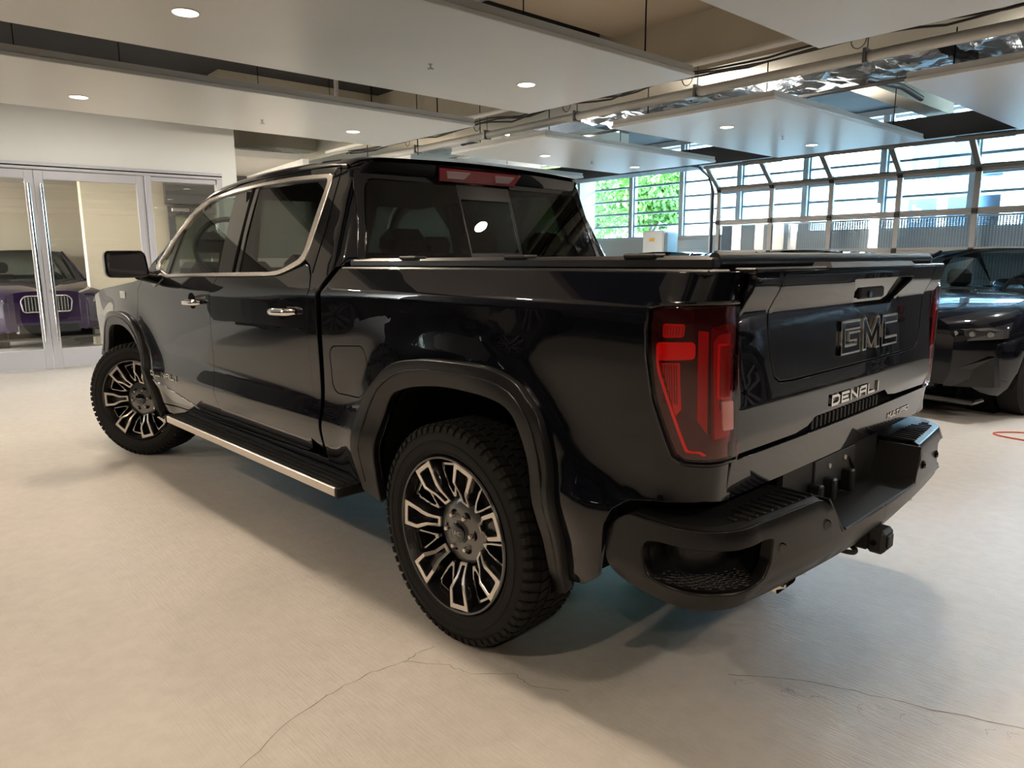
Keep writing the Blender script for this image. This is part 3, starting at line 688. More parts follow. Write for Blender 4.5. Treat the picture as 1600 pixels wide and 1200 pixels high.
# ---------------- running boards
for s in (1, -1):
    def Y(a_, b_): return (min(a_*s, b_*s), max(a_*s, b_*s))
    b_ = MB(); y0, y1 = Y(.87, 1.055); b_.box(.70, 2.80, y0, y1, .415, .447, bev=.006); y0, y1 = Y(.6, .9); b_.box(1.0, 1.1, y0, y1, .42, .45); b_.box(2.4, 2.5, y0, y1, .42, .45)
    rb = b_.build('running_board', PLAST, TRUCK)
    y0, y1 = Y(1.05, 1.064); MB().box(.715, 2.785, y0, y1, .408, .450, bev=.004).build('board_trim', mat('board_satin', (.74,.66,.58), .33, 1), rb, 'satin metal strip along the running board')
    for y in (.90, .935, .97, 1.005, 1.035):
        y0, y1 = Y(y-.007, y+.007); MB().box(.72, 2.78, y0, y1, .447, .4525, bev=.002).build('board_rib', RUBBER, rb)
    for x in (.692, 2.79): y0, y1 = Y(.875, 1.066); MB().box(x, x+.022, y0, y1, .405, .452, bev=.004).build('board_end_cap', PLAST, rb)
# ---------------- door furniture
for s in (1, -1):
    for dr, xa, xb, z in ((rdoor, 1.075, 1.345, 1.192), (fdoor, 2.20, 2.47, 1.192)):
        D_ = dr[0] if s == 1 else dr[1]; xm = (xa+xb)/2; yb = ys(xm, z)
        cpz = MB(); q = [(xm+.030+.056*math.cos(2*PI*k_/24), z+.004+.047*math.sin(2*PI*k_/24)) for k_ in range(24)]
        cpz.add([(x, (ys(x, zz)+.0012)*s, zz) for x, zz in q], [tuple(range(24))]); cpz.build('handle_cup', DARK, D_)
        h_ = MB(); rows = []
        for i in range(13):
            t = i/12; x = xa+(xb-xa)*t; e = abs(2*t-1)**4; hh = .0175*(1-.45*e); yy = yb+.012+.026*(1-e)
            rows.append([(x, (yy+.010*math.cos(a_))*s, z-.0015*(t*6)+hh*math.sin(a_)) for a_ in [2*PI*k_/12 for k_ in range(12)]])
        h_.grid(rows, True, wrap=True); h_.add(rows[0], [tuple(range(12))]); h_.add(rows[-1], [tuple(range(12))])
        h_.build('door_handle', mat('handle_chrome', (.9,.87,.84), .05, 1), D_, 'chrome pull handle')
    # lettering on the front door and dark dart trim
    D_ = fdoor[0] if s == 1 else fdoor[1]
    if s == 1: L_, _ = letters('DENALI', .058, .026, .021, .008, lambda a_, b_, d: (3.165-a_, ys(3.165-a_, .672+b_)+.001+d, .672+b_), .005)
    else: L_, _ = letters('DENALI', .058, .026, .021, .008, lambda a_, b_, d: (2.78+a_, -ys(2.78+a_, .672+b_)-.001-d, .672+b_), .005)
    L_.build('door_lettering', mat('badge_chrome'), D_, 'chrome capital lettering low on the front door')
    dt = panel('door_dart', rcorner([(3.16,.640),(2.95,.595),(2.46,.522),(2.95,.512)], [0,.05,0,.05]), Mside, GLOSSB, TRUCK, step=.05, off=.006, gap=0, mirror=1) if s == 1 else None
    if dt: dt[0].parent = fdoor[0]; dt[1].parent = fdoor[1]
    # lower body ridge moulding
    # fender emblem
    fb = MB(); fb.box(3.62, 3.74, *sorted((s*ys(3.68, 1.20), s*(ys(3.68, 1.20)+.005))), 1.165, 1.215, bev=.002); fb.build('fender_badge', MATS['dark_chrome'], TRUCK)
# ---------------- mirrors
for s in (1, -1):
    m_ = MB(); rr = []
    for t in range(9):
        x = 2.86+.17*t/8; k_ = 1-.62*(t/8)**2.4
        q = rcorner([(-.125,-.082),(.125,-.085),(.125,.078),(-.105,.080)], .035, 5)
        rr.append([(x+.0*a_, s*(1.165+.02+a_*k_), 1.412+b_*k_) for a_, b_ in q])
    m_.grid(rr, True, wrap=True); m_.add(rr[-1], [tuple(range(len(rr[-1])))])
    mi = m_.build('side_mirror', PAINT, TRUCK)
    q = rcorner([(-.125,-.082),(.125,-.085),(.125,.078),(-.105,.080)], .035, 5)
    bz = MB(); bz.grid([[(2.86, s*(1.185+a_), 1.412+b_) for a_, b_ in q], [(2.851, s*(1.185+a_*.97), 1.412+b_*.96) for a_, b_ in q], [(2.853, s*(1.185+a_*.90), 1.412+b_*.86) for a_, b_ in q], [(2.866, s*(1.185+a_*.88), 1.412+b_*.84) for a_, b_ in q]], True, wrap=True); bz.build('mirror_bezel', GLOSSB, mi)
    gl = MB(); gl.add([(2.858+.02*(a_*s), s*(1.185+a_*.89), 1.412+b_*.85) for a_, b_ in q], [tuple(range(len(q)))]); gl.build('mirror_glass', mat('mirror_glass', (.03,.03,.035), .02, 0, 1), mi)
    ar = MB(); ar.tube([(2.96, s*1.10, 1.345), (2.99, s*1.02, 1.325), (3.02, s*.95, 1.325)], [.035, .038, .05], 12); ar.build('mirror_arm', GLOSSB, mi)
    MB().box(2.90, 3.0, *sorted((s*1.08, s*1.24)), 1.325, 1.345, bev=.01).build('mirror_foot', GLOSSB, mi)
    panel('mirror_base', rcorner([(3.10,1.345),(2.90,1.32),(3.02,1.255),(3.16,1.30),(3.12,1.38)], .02), Mside, GLOSSB, TRUCK, step=.05, off=.006, gap=0, mirror=1) if s == 1 else None

# ---------------- wheels
def spoke_poly():
    return [(.284,-.052),(.284,.052),(.272,.051),(.205,.044),(.185,.034),(.165,.024),(.118,.020),(.118,-.020),(.165,-.024),(.185,-.034),(.205,-.044),(.272,-.051)]
def spoke_hole():
    return [(.262,-.034),(.266,-.026),(.266,.026),(.262,.034),(.208,.030),(.192,.022),(.170,.0125),(.128,.010),(.128,-.010),(.170,-.0125),(.192,-.022),(.208,-.030)]
def make_wheel(tread_n=64):
    R0 = .417
    rim = MB(); rim.lathe([(.296,-.005),(.300,.002),(.296,.008),(.289,.006),(.285,-.012),(.272,-.05),(.265,-.22),(.29,-.235)], 72)
    w = rim.build('wheel', ALLOY, None)
    ty = MB(); ty.lathe([(.300,-.25),(.345,-.285),(.385,-.280),(.405,-.262),(.413,-.235),(.414,-.14),(.413,-.035),(.405,-.008),(.392,.004),(.375,.010),(.350,.013),(.325,.010),(.310,.004),(.302,-.004)], 96)
    ty.lathe([(.352,.013),(.353,.0155),(.356,.0155),(.357,.0125)], 96); ty.lathe([(.318,.007),(.319,.010),(.322,.010),(.323,.009)], 96)
    t_ = ty.build('tyre', RUBBER, w)
    tr = MB(); rg = random.Random(3)
    for i in range(tread_n):
        a0 = 2*PI*i/tread_n; da = 2*PI/tread_n
        for j, (h0, h1, sh, r1, fr_) in enumerate([(-.008,-.050,0,.4165,.70),(-.056,-.094,.5,.4185,.8),(-.100,-.148,.2,.419,.82),(-.154,-.192,.7,.4185,.8),(-.198,-.245,.1,.4165,.70)]):
            s0 = a0+sh*da; sk = .25*da*(1 if j % 2 else -1)
            c4 = lambda r: [(r*math.cos(s0), r*math.sin(s0), h0), (r*math.cos(s0+fr_*da), r*math.sin(s0+fr_*da), h0), (r*math.cos(s0+fr_*da+sk), r*math.sin(s0+fr_*da+sk), h1), (r*math.cos(s0+sk), r*math.sin(s0+sk), h1)]
            tr.hexa(c4(.405), c4(r1+.003))
        # shoulder lug running down the sidewall
        c4 = lambda r, h: [(r*math.cos(a_), r*math.sin(a_), h) for a_ in (a0, a0+.62*da)]
        A_ = c4(.4185, -.012); B_ = c4(.408, .006); C_ = c4(.388, .0125 if i % 2 else .010); D_ = c4(.388, .0); E_ = c4(.40, -.012)
        tr.add(A_+B_+C_+D_+E_, [(0,1,3,2),(2,3,5,4),(4,5,7,6),(0,2,4,6,8),(1,9,7,5,3)])
    tr.build('tyre_tread', RUBBER, t_)['kind'] = 'stuff'
    # seven split spokes with machined faces
    first = None; pk = None
    for i in range(7):
        an = math.radians(-81+i*360/7); M = Matrix.Rotation(an, 4, 'Z')
        if first is None:
            s1 = prism(spoke_poly(), [spoke_hole()], -.075, -.0045, 0, lambda a_, b_, d: (a_, b_, d-.048*sm(.22, .11, a_)), taper=.004).build('spoke', ALLOY, w)
            f1_ = prism(spoke_poly(), [spoke_hole()], -.005, .0015, .001, lambda a_, b_, d: (a_, b_, d-.048*sm(.22, .11, a_))).build('spoke_face', MACH, s1)
            g_ = prism([(.262,-.028),(.262,.028),(.208,.024),(.170,.009),(.128,.008),(.128,-.008),(.170,-.009),(.208,-.024)], [], -.08, -.045, 0, lambda a_, b_, d: (a_, b_, d-.02*sm(.20,.11,a_))).build('spoke_pocket', mat('pocket_black', (.012,.012,.013), .3, .3, .5), s1)
            # recessed bright insert between two spokes
            s2 = prism([(.268,-.042),(.268,.042),(.245,.044),(.175,.022),(.135,.006),(.135,-.006),(.175,-.022),(.245,-.044)], [[(.256,-.030),(.256,.030),(.240,.032),(.178,.014),(.155,.004),(.155,-.004),(.178,-.014),(.240,-.032)]], -.08, -.034, .002, lambda a_, b_, d: (a_, b_, d-.01*sm(.2,.12,a_))).build('spoke_insert', mat('bright_insert', (.55,.54,.53), .12, 1), w)
            for o_ in (s1, s2): pass
            first = (s1, s2, f1_, g_); s1.matrix_local = M; s2.matrix_local = Matrix.Rotation(an+PI/7, 4, 'Z')
        else:
            c1 = first[0].copy(); COL.objects.link(c1); c1.parent = w; c1.matrix_local = M
            for ch_ in first[2:]:
                c_ = ch_.copy(); COL.objects.link(c_); c_.parent = c1
            c2 = first[1].copy(); COL.objects.link(c2); c2.parent = w; c2.matrix_local = Matrix.Rotation(an+PI/7, 4, 'Z')
    hb_ = MB(); hb_.lathe([(.130,-.10),(.126,-.066),(.108,-.056),(.082,-.054),(.052,-.048),(.044,-.048),(.043,-.040),(.0001,-.040)], 56); hb_.build('wheel_hub', mat('hub_alloy', (.20,.20,.20), .28, .9, .4), w)
    cp_ = MB(); cp_.lathe([(.040,-.042),(.039,-.034),(.033,-.031),(.0001,-.030)], 40); cp_ = cp_.build('centre_cap', GLOSSB, w)
    L_, wd_ = letters('GMC', .013, .011, .003, .003, lambda a_, b_, d: (a_-.0225, b_-.0055, -.030+d), .001); L_.build('cap_lettering', mat('cap_grey', (.35,.35,.35), .3, 1), cp_)
    for i in range(6):
        an = math.radians(62+60*i); c_, s_ = .0695*math.cos(an), .0695*math.sin(an)
        n_ = MB(); n_.lathe([(.0205,-.058),(.0205,-.0530),(.0001,-.0530)], 18, Matrix.Translation((c_, s_, 0))); n_.build('lug_pocket', DARK, w)
        n_ = MB(); n_.lathe([(.0115,-.054),(.0110,-.038),(.0075,-.032),(.0001,-.031)], 12, Matrix.Translation((c_, s_, 0))); n_.build('lug_nut', mat('nut_chrome', (.7,.66,.62), .2, 1), w)
    b_ = MB(); b_.lathe([(.0001,-.105),(.185,-.105),(.190,-.12),(.190,-.135),(.0001,-.135)], 48); b_.build('brake_disc', mat('brake_iron', (.10,.095,.09), .45, .8), w)
    b_ = MB(); b_.lathe([(.262,-.16),(.0001,-.16)], 40); b_.build('dust_shield', DARK, w)
    return w
wheel0 = make_wheel()
def kids(o): return [c_ for c_ in bpy.data.objects if c_.parent == o]
def copy_tree(o, parent=None):
    c_ = o.copy(); COL.objects.link(c_); c_.parent = parent
    for ch_ in kids(o): copy_tree(ch_, c_)
    return c_
# local +z (outward) -> world +y ; local x -> world -x (image right), local y -> world z
MW = Matrix(((-1,0,0,0),(0,0,1,0),(0,1,0,0),(0,0,0,1)))
MWR = Matrix(((1,0,0,0),(0,0,-1,0),(0,1,0,0),(0,0,0,1)))
for k_, (x, y, m_) in enumerate([(0, .998, MW), (3.745, .998, MW), (0, -.998, MWR), (3.745, -.998, MWR)]):
    w = wheel0 if k_ == 0 else copy_tree(wheel0, TRUCK)
    w.parent = TRUCK; st_ = Matrix.Identity(4)
    if x > 1: sg = 1 if y > 0 else -1; P_k = Matrix.Translation((x, .86*sg, 0)); st_ = P_k @ Matrix.Rotation(math.radians(31), 4, 'Z') @ P_k.inverted()   # steered to the left
    w.matrix_local = st_ @ Matrix.Translation((x, y, .419)) @ (m_ @ Matrix.Rotation(.10 if k_ == 1 else 0, 4, 'Z'))
# ---------------- interior
LEATHER = mat('dark_leather', (.008,.0078,.0075), .55, spec=.3)
def seat(x, y, w_=.50):
    s_ = MB(); s_.box(x-.02, x+.50, y-w_/2, y+w_/2, .80, .95, bev=.05)
    st = s_.build('seat', LEATHER, TRUCK)
    b_ = MB(); b_.box(-.07, .07, -w_/2, w_/2, 0, .58, M=Matrix.Translation((x, y, .90)) @ Matrix.Rotation(-.30, 4, 'Y'), bev=.05); b_.build('seat_back', LEATHER, st)
    h_ = MB(); h_.box(-.05, .05, -.13, .13, .56, .70, M=Matrix.Translation((x, y, .90)) @ Matrix.Rotation(-.28, 4, 'Y'), bev=.045); h_.build('headrest', LEATHER, st)
for y in (.40, -.40): seat(2.02, y)
for y in (.50, 0, -.50): seat(1.12, y, .46)
MB().box(1.0, 3.2, -.86, .86, .74, .80).build('cabin_floor', DARK, TRUCK)
d_ = MB(); d_.box(2.80, 3.15, -.84, .84, 1.05, 1.34, bev=.06); d_.box(2.84, 3.12, .25, .80, 1.30, 1.42, bev=.04); d_.box(2.1, 2.9, -.14, .14, .8, 1.1, bev=.04); db = d_.build('dashboard', LEATHER, TRUCK)
M_ = Matrix.Translation((2.80, .60, 1.52)) @ Matrix.Rotation(math.radians(68), 4, 'Y')
s_ = MB(); s_.tube([M_ @ Vector((.185*math.cos(2*PI*i/32), .19*math.sin(2*PI*i/32), 0)) for i in range(32)], .017, 8, closed=True); s_.tube([M_ @ Vector((0, 0, .0)), M_ @ Vector((0, 0, .2))], .035, 8)
s_.box(-.045, .045, -.185, .185, -.012, .015, M=M_, bev=.01); s_.box(-.02, .18, -.03, .03, -.01, .012, M=M_, bev=.005); s_.build('steering_wheel', LEATHER, TRUCK)
MB().hexa([(2.80,.70,1.35),(2.80,.74,1.36),(2.80,.80,1.41),(2.80,.78,1.35)], [(2.78,.70,1.37),(2.78,.74,1.38),(2.78,.80,1.43),(2.78,.78,1.37)]).build('dash_trim', SATIN, TRUCK)
for s in (1, -1):
    MB().box(1.02, 3.1, *sorted((s*.86, s*.90)), .80, 1.33, bev=.01).build('door_lining', LEATHER, TRUCK)
    MB().box(2.45, 2.80, *sorted((s*.80, s*.87)), 1.18, 1.25, bev=.02).build('door_armrest', mat('armrest_trim', (.05,.045,.04), .4), TRUCK)
    MB().tube([(2.03, s*.80, 1.30), (2.05, s*.72, 1.80)], .045, 8).build('centre_pillar', DARK, TRUCK)
MB().tube([(2.60, .05, 1.80), (2.60, -.05, 1.80)], .03, 8).build('interior_mirror', GLOSSB, TRUCK)
rf = MB(); rf.grid([[(x, y, zr(x)-.075-.02*abs(y)) for y in (-.70, -.35, 0, .35, .70)] for x in (.95, 1.4, 1.9, 2.4)]); rf.build('headliner', mat('headliner', (.03,.03,.03), .9), TRUCK)
# =================================================================== THE ROOM  (room axes turned 2.5 degrees against the truck)
RF = Matrix.Rotation(math.radians(-2.5), 4, 'Z')
def R3(x, y, z=0): return tuple(RF @ Vector((x, y, z)))
def concrete():
    m = mat('floor_concrete', (.46,.41,.36), .42); n = m.node_tree; b = n.nodes['Principled BSDF']
    tc = n.nodes.new('ShaderNodeTexCoord')
    def noise(sc, det, rough=.6):
        t = n.nodes.new('ShaderNodeTexNoise'); t.inputs['Scale'].default_value = sc; t.inputs['Detail'].default_value = det; t.inputs['Roughness'].default_value = rough; n.links.new(tc.outputs['Object'], t.inputs['Vector']); return t
    a = noise(.7, 6); c = noise(14, 5)
    r = n.nodes.new('ShaderNodeValToRGB'); r.color_ramp.elements[0].position = .35; r.color_ramp.elements[1].position = .68
    r.color_ramp.elements[0].color = (.455,.425,.385,1); r.color_ramp.elements[1].color = (.53,.495,.45,1)
    n.links.new(a.outputs[0], r.inputs[0])
    mx = n.nodes.new('ShaderNodeMix'); mx.data_type = 'RGBA'; mx.blend_type = 'MULTIPLY'; mx.inputs[0].default_value = .35
    r2 = n.nodes.new('ShaderNodeValToRGB'); r2.color_ramp.elements[0].position = .3; r2.color_ramp.elements[0].color = (.72,.70,.68,1); r2.color_ramp.elements[1].position = .62
    n.links.new(c.outputs[0], r2.inputs[0]); n.links.new(r.outputs[0], mx.inputs[6]); n.links.new(r2.outputs[0], mx.inputs[7]); n.links.new(mx.outputs[2], b.inputs['Base Color'])
    # brushed grooves: stretched noise
    mp = n.nodes.new('ShaderNodeMapping'); mp.inputs['Scale'].default_value = (6, 90, 1); mp.inputs['Rotation'].default_value = (0, 0, .5); n.links.new(tc.outputs['Object'], mp.inputs[0])
    g = n.nodes.new('ShaderNodeTexNoise'); g.inputs['Scale'].default_value = 1.4; g.inputs['Detail'].default_value = 7; g.inputs['Distortion'].default_value = .6; n.links.new(mp.outputs[0], g.inputs['Vector'])
    f = noise(45, 6, .7)
    ad = n.nodes.new('ShaderNodeMath'); ad.operation = 'ADD'; n.links.new(g.outputs[0], ad.inputs[0]); n.links.new(f.outputs[0], ad.inputs[1])
    k = n.nodes.new('ShaderNodeBump'); k.inputs['Strength'].default_value = .30; k.inputs['Distance'].default_value = .008; n.links.new(ad.outputs[0], k.inputs['Height']); n.links.new(k.outputs[0], b.inputs['Normal'])
    rr = n.nodes.new('ShaderNodeMapRange'); rr.inputs[3].default_value = .30; rr.inputs[4].default_value = .52; n.links.new(a.outputs[0], rr.inputs[0]); n.links.new(rr.outputs[0], b.inputs['Roughness'])
    return m
WALLM = mat('wall_paint', (.78,.77,.73), .75, noise=(3, .03), bump=(60, .08, .002))
PANELM = mat('panel_white', (.92,.91,.88), .30, spec=.5, noise=(1.2, .03))
EDGEM = mat('panel_edge', (.70,.68,.65), .5)
BEAMM = mat('beam_paint', (.50,.44,.34), .8, noise=(2, .12), bump=(20, .2, .01))
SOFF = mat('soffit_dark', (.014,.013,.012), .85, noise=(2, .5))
ALUM = mat('aluminium', (.56,.55,.58), .35, .25)
ALUMD = mat('weathered_frame', (.38,.355,.33), .45, .2)
def st(o): o['kind'] = 'structure'; return o
f = MB(); f.box(-10, 16, -11.2, 8.2, -.12, 0); FLOOR = st(f.build('floor', concrete(), xf=RF))
# cracks and joint stain in the slab
def crack(pts, w_, name='floor_crack', m=None):
    rg = random.Random(int(pts[0][0]*100)); q = []
    for (x0, y0), (x1, y1) in zip(pts, pts[1:]):
        for k_ in range(6): t = k_/6; q.append((x0+(x1-x0)*t+rg.uniform(-.006, .006), y0+(y1-y0)*t+rg.uniform(-.006, .006)))
    q.append(pts[-1]); L = []; R_ = []
    for i, p in enumerate(q):
        a_ = Vector(q[min(i+1, len(q)-1)])-Vector(q[max(i-1, 0)]); a_.normalize(); n_ = Vector((-a_.y, a_.x))*w_*rg.uniform(.4, 1)*.5
        L.append((p[0]+n_.x, p[1]+n_.y, .0006)); R_.append((p[0]-n_.x, p[1]-n_.y, .0006))
    MB().grid([L, R_], False).build(name, m or mat('crack_dark', (.16,.135,.115), .9), FLOOR)
crack([(-.12,1.88),(-.01,1.66),(.02,1.50),(.03,1.34),(.00,1.22),(.02,1.14),(.01,1.08)], .0035)
crack([(.01,1.22),(-.13,1.12),(-.22,1.10),(-.33,.99),(-.42,1.0),(-.53,.93)], .0028)
crack([(-.85,.46),(-1.02,.33),(-1.20,.25),(-1.45,.16),(-1.75,.04)], .004)
for i in range(60):
    rg = random.Random(i); t = rg.random(); x = -.80-1.0*t+rg.uniform(-.03, .03); y = .50-.44*t+rg.uniform(-.03, .03); a_ = rg.uniform(0, 3)
    if i < 16: crack([(x, y), (x+.03*math.cos(a_), y+.03*math.sin(a_)), (x+.05*math.cos(a_+.6), y+.05*math.sin(a_+.6))], .0014, 'floor_scratch')
# ceiling slab and beams
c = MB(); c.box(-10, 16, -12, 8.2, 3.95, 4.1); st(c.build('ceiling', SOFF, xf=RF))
def beam(n_, x0, x1, y0, y1, z0, z1, m=BEAMM): b_ = MB(); b_.box(x0, x1, y0, y1, z0, z1); return st(b_.build(n_, m, xf=RF))
beam('trim_1', -10, 13, -4.35, -3.75, 3.22, 3.95)
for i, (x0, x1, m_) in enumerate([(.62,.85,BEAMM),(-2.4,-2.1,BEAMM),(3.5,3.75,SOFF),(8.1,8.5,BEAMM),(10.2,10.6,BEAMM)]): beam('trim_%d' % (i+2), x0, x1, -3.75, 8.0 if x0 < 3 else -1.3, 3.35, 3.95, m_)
for i, x0 in enumerate((-1.2, 1.8, 4.8, 7.8)): beam('trim_%d' % (i+8), x0, x0+.3, -9.5, -4.35, 3.45, 3.95)
beam('trim_13', -10, 12, -9.3, -8.75, 3.05, 3.35, mat('header_dark', (.02,.02,.022), .6))
beam('trim_14', .85, 3.3, -3.75, -1.2, 3.75, 3.95, mat('deck_beige', (.42,.34,.25), .8))
# hanging ceiling panels with recessed lights
def ceiling_panel(x0, x1, y0, y1, label):
    t = empty('ceiling_panel', R3((x0+x1)/2, (y0+y1)/2, 2.8), 0, label, 'ceiling panel', 'suspended white ceiling panels')
    IV = Matrix.Translation(-Vector(t.location))
    b_ = MB(); b_.box(x0, x1, y0, y1, 2.80, 2.832, bev=.004); b_.build('panel_board', PANELM, t, xf=IV @ RF)
    e = MB()
    e.box(x0+.01, x0+.05, y0+.01, y1-.01, 2.832, 2.88); e.box(x1-.05, x1-.01, y0+.01, y1-.01, 2.832, 2.88); e.box(x0+.05, x1-.05, y0+.01, y0+.05, 2.832, 2.88); e.box(x0+.05, x1-.05, y1-.05, y1-.01, 2.832, 2.88)
    e.build('panel_frame', EDGEM, t, xf=IV @ RF)
    for x in (x0+.25, x1-.25):
        for y in (y0+.3, y1-.3): MB().tube([(x, y, 2.9), (x, y, 3.95)], .006, 6).build('hanger_rod', DARK, t, xf=IV @ RF)
    return t
PX = [(-4.55,-2.55), (-1.62,.36), (1.33,3.20), (4.03,5.83), (6.64,8.55)]
names = {(2,0):'broad white ceiling panel with two lights above the truck cab', (3,0):'white ceiling panel nearest the glass doors', (1,0):'white ceiling panel at the top edge above the tailgate',
 (2,1):'white ceiling panel with two lights before the overhead door', (3,1):'white ceiling panel behind the cab roof beside the window posts', (1,1):'white ceiling panel at the right edge above the black car',
 (4,1):'narrow far ceiling panel seen over the cab roof', (0,0):'white ceiling panel behind the photographer on the left', (0,1):'white ceiling panel behind the photographer on the right', (4,0):'far ceiling panel close to the door wall'}
for i, (x0, x1) in enumerate(PX):
    for j, (y0, y1) in enumerate([(-2.42, 4.9), (-7.15, -3.62)]):
        if (i, j) == (4, 0): continue
        if (i, j) == (3, 1): y0, y1 = -6.9, -3.45
        if (i, j) == (4, 1): y0, y1 = -6.9, -3.35
        if (i, j) == (1, 1): y1 = -3.88
        ceiling_panel(x0, x1, y0, y1, names[i, j])
WARM = (1, .82, .63); COOL = (1, .97, .93)
def downlight(x, y, e, col, label, grp='recessed ceiling downlights'):
    p = R3(x, y, 2.8); t = empty('ceiling_light', p, 0, label, 'ceiling light', grp)
    r_ = MB(); r_.lathe([(.078,.0),(.078,-.004),(.070,-.006),(.066,.004)], 28); r_.build('trim_ring', mat('ring_white', (.8,.79,.76), .4), t)
    l = MB(); l.lathe([(.066,-.002),(.0001,-.003)], 28); l.build('light_lens', mat('lens_glow', (1,1,1), .5, emit=(1,.93,.80), estr=14), t)
    la = bpy.data.lights.new('downlight', 'AREA'); la.shape = 'DISK'; la.size = .15; la.energy = e; la.color = col; la.spread = math.radians(165)
    lo = bpy.data.objects.new('downlight_beam', la); COL.objects.link(lo); lo.parent = t; lo.location = (0, 0, -.012)
E0 = 29
LN = {(2,1.0):'large recessed light near the top left of the picture', (2,-1.6):'recessed light in the panel above the truck cab roof', (3,1.0):'recessed light in the panel before the glass doors', (3,-1.6):'recessed light above the cab windscreen',
 (2,-4.5):'recessed light nearer the beam in the panel before the overhead door', (2,-6.4):'recessed light nearer the overhead door', (3,-4.5):'recessed light above the rear glass of the truck', (3,-6.4):'recessed light nearest the tree windows'}
k_ = 0
for i, x in ((0,-3.5), (1,-.6), (2,2.35), (3,5.12)):
    for y in (3.6, 1.0, -1.6, -4.5, -6.4):
        k_ += 1
        if y == -1.6 and i == 1 and 0: continue
        col = WARM if y > -3 else COL2 if 0 else (COOL if y < -3 else WARM)
        lb = LN.get((i, y)) or 'recessed light out of view, '+{0:'last row behind the photographer',1:'row above the tailgate',2:'row above the cab',3:'row before the glass doors'}[i]+', '+{3.6:'leftmost of its row',1.0:'second from the left',-1.6:'middle of its row',-4.5:'second from the right',-6.4:'rightmost of its row'}[y]
        downlight(x, y, E0*(1.1 if y > 0 else .85 if y > -3 else 1.45), col, lb, 'recessed ceiling downlights' if (i, y) in LN else 'recessed lights outside the picture')
# added fill strips, hidden above the panels, to brighten the door wall
for y, lb in ((3.2,'added fill strip hidden above the ceiling panel, farthest left'), (.6,'added fill strip hidden above the ceiling panel before the glass doors'), (-2.0,'added fill strip hidden above the ceiling panel beside the wall corner'), (-5.2,'added fill strip hidden above the far ceiling panel')):
    p = R3(7.3, y, 3.5); t = empty('fill_strip', p, math.radians(-2.5), lb, 'strip light', 'added fill strips in the open ceiling')
    MB().box(-.06, .06, -.6, .6, 0, .05, bev=.01).build('fill_housing', mat('ring_white'), t); MB().tube([(0,-.57,-.02),(0,.57,-.02)], .016, 8).build('fill_tube', MATS['lens_glow'], t)
    for yy in (-.5, .5): MB().tube([(0,yy,.05),(0,yy,.45)], .005, 5).build('hanger_rod', DARK, t)
    la = bpy.data.lights.new('strip', 'AREA'); la.shape = 'RECTANGLE'; la.size = .10; la.size_y = 1.2; la.energy = 48; la.color = (1,.93,.82); lo = bpy.data.objects.new('fill_strip_beam', la); COL.objects.link(lo); lo.parent = t; lo.location = (0,0,-.05)
# added lamps, unseen on top of the panels, lighting the foil and ceiling
for x, y, e_, c_, lb in ((2.2,-4.6,34,(1,.97,.93),'added fill lamp hidden on top of the panel before the overhead door'), (2.2,-6.6,26,(1,.97,.93),'added fill lamp hidden on the overhead door end of that panel'), (-.6,-5.0,40,(1,.97,.93),'added fill lamp hidden on top of the panel at the right edge'), (4.9,-5.4,34,(1,.97,.93),'added fill lamp hidden on top of the panel behind the cab'), (2.0,-1.2,10,(1,.86,.68),'added fill lamp hidden on top of the panel above the truck cab')):
    p = R3(x, y, 2.93); t = empty('fill_uplight', p, math.radians(-2.5), lb, 'ceiling light', 'added fill lamps above the ceiling panels')
    MB().box(-.06, .06, -.5, .5, 0, .04, bev=.01).build('fill_housing', mat('ring_white'), t); MB().tube([(0,-.47,.055),(0,.47,.055)], .014, 8).build('fill_tube', MATS['lens_glow'], t)
    la = bpy.data.lights.new('fill_uplight', 'AREA'); la.shape = 'RECTANGLE'; la.size = .10; la.size_y = 1.0; la.energy = e_; la.color = c_; lo = bpy.data.objects.new('fill_uplight_beam', la); COL.objects.link(lo); lo.parent = t; lo.location = (0,0,.08); lo.rotation_euler = (PI, 0, 0)
# sprinkler heads
for x, y, lb in ((2.35,-.67,'small sprinkler head above the truck cab'), (5.12,-.59,'small sprinkler head left of the cab roof'), (2.27,-5.53,'small sprinkler head between two lights before the overhead door'), (5.10,-5.41,'small sprinkler head in the panel behind the cab')):
    t = empty('sprinkler', R3(x, y, 2.8), 0, lb, 'sprinkler', 'ceiling sprinklers')
    MB().lathe([(.018,0),(.016,-.004),(.0001,-.004)], 12).build('escutcheon', ALUM, t)
    s_ = MB(); s_.tube([(0,0,0),(0,0,-.030)], .006, 6); s_.build('sprinkler_stem', ALUM, t)
    s_ = MB(); s_.box(-.026,.026,-.004,.004,-.034,-.030); s_.box(-.004,.004,-.026,.026,-.034,-.030); s_.build('deflector', ALUM, t)
# pipes and cables
def pipe(name, pts, r, m, label, cat='pipe', grp=None):
    o = MB().tube([R3(*p) for p in pts], r, 12).build(name, m); tag(o, label, cat, grp); return o
PW = mat('pipe_white', (.68,.65,.60), .45); PG = mat('pipe_grey', (.17,.165,.16), .4, .5)
pp = pipe('ceiling_pipe', [(-9,-3.72,3.02),(12,-3.72,3.02)], .045, PW, 'thick pale pipe running along the ceiling beam')
for x in (-.8, .6, 2.2, 3.8, 5.4, 7.0):
    MB().box(x-.015, x+.015, -3.78, -3.66, 2.965, 3.08, bev=.004).build('pipe_bracket', PG, pp, xf=RF)
    MB().tube([R3(x, -3.72, 3.07), R3(x, -3.72, 3.3)], .006, 6).build('pipe_hanger', PG, pp)
    q = [R3(x+.06*math.cos(a_*PI/8), -3.55, 3.12+.07*math.sin(a_*PI/8)) for a_ in range(16)]
    MB().tube(q, .005, 5, closed=True).build('hook_ring', PG, pp)
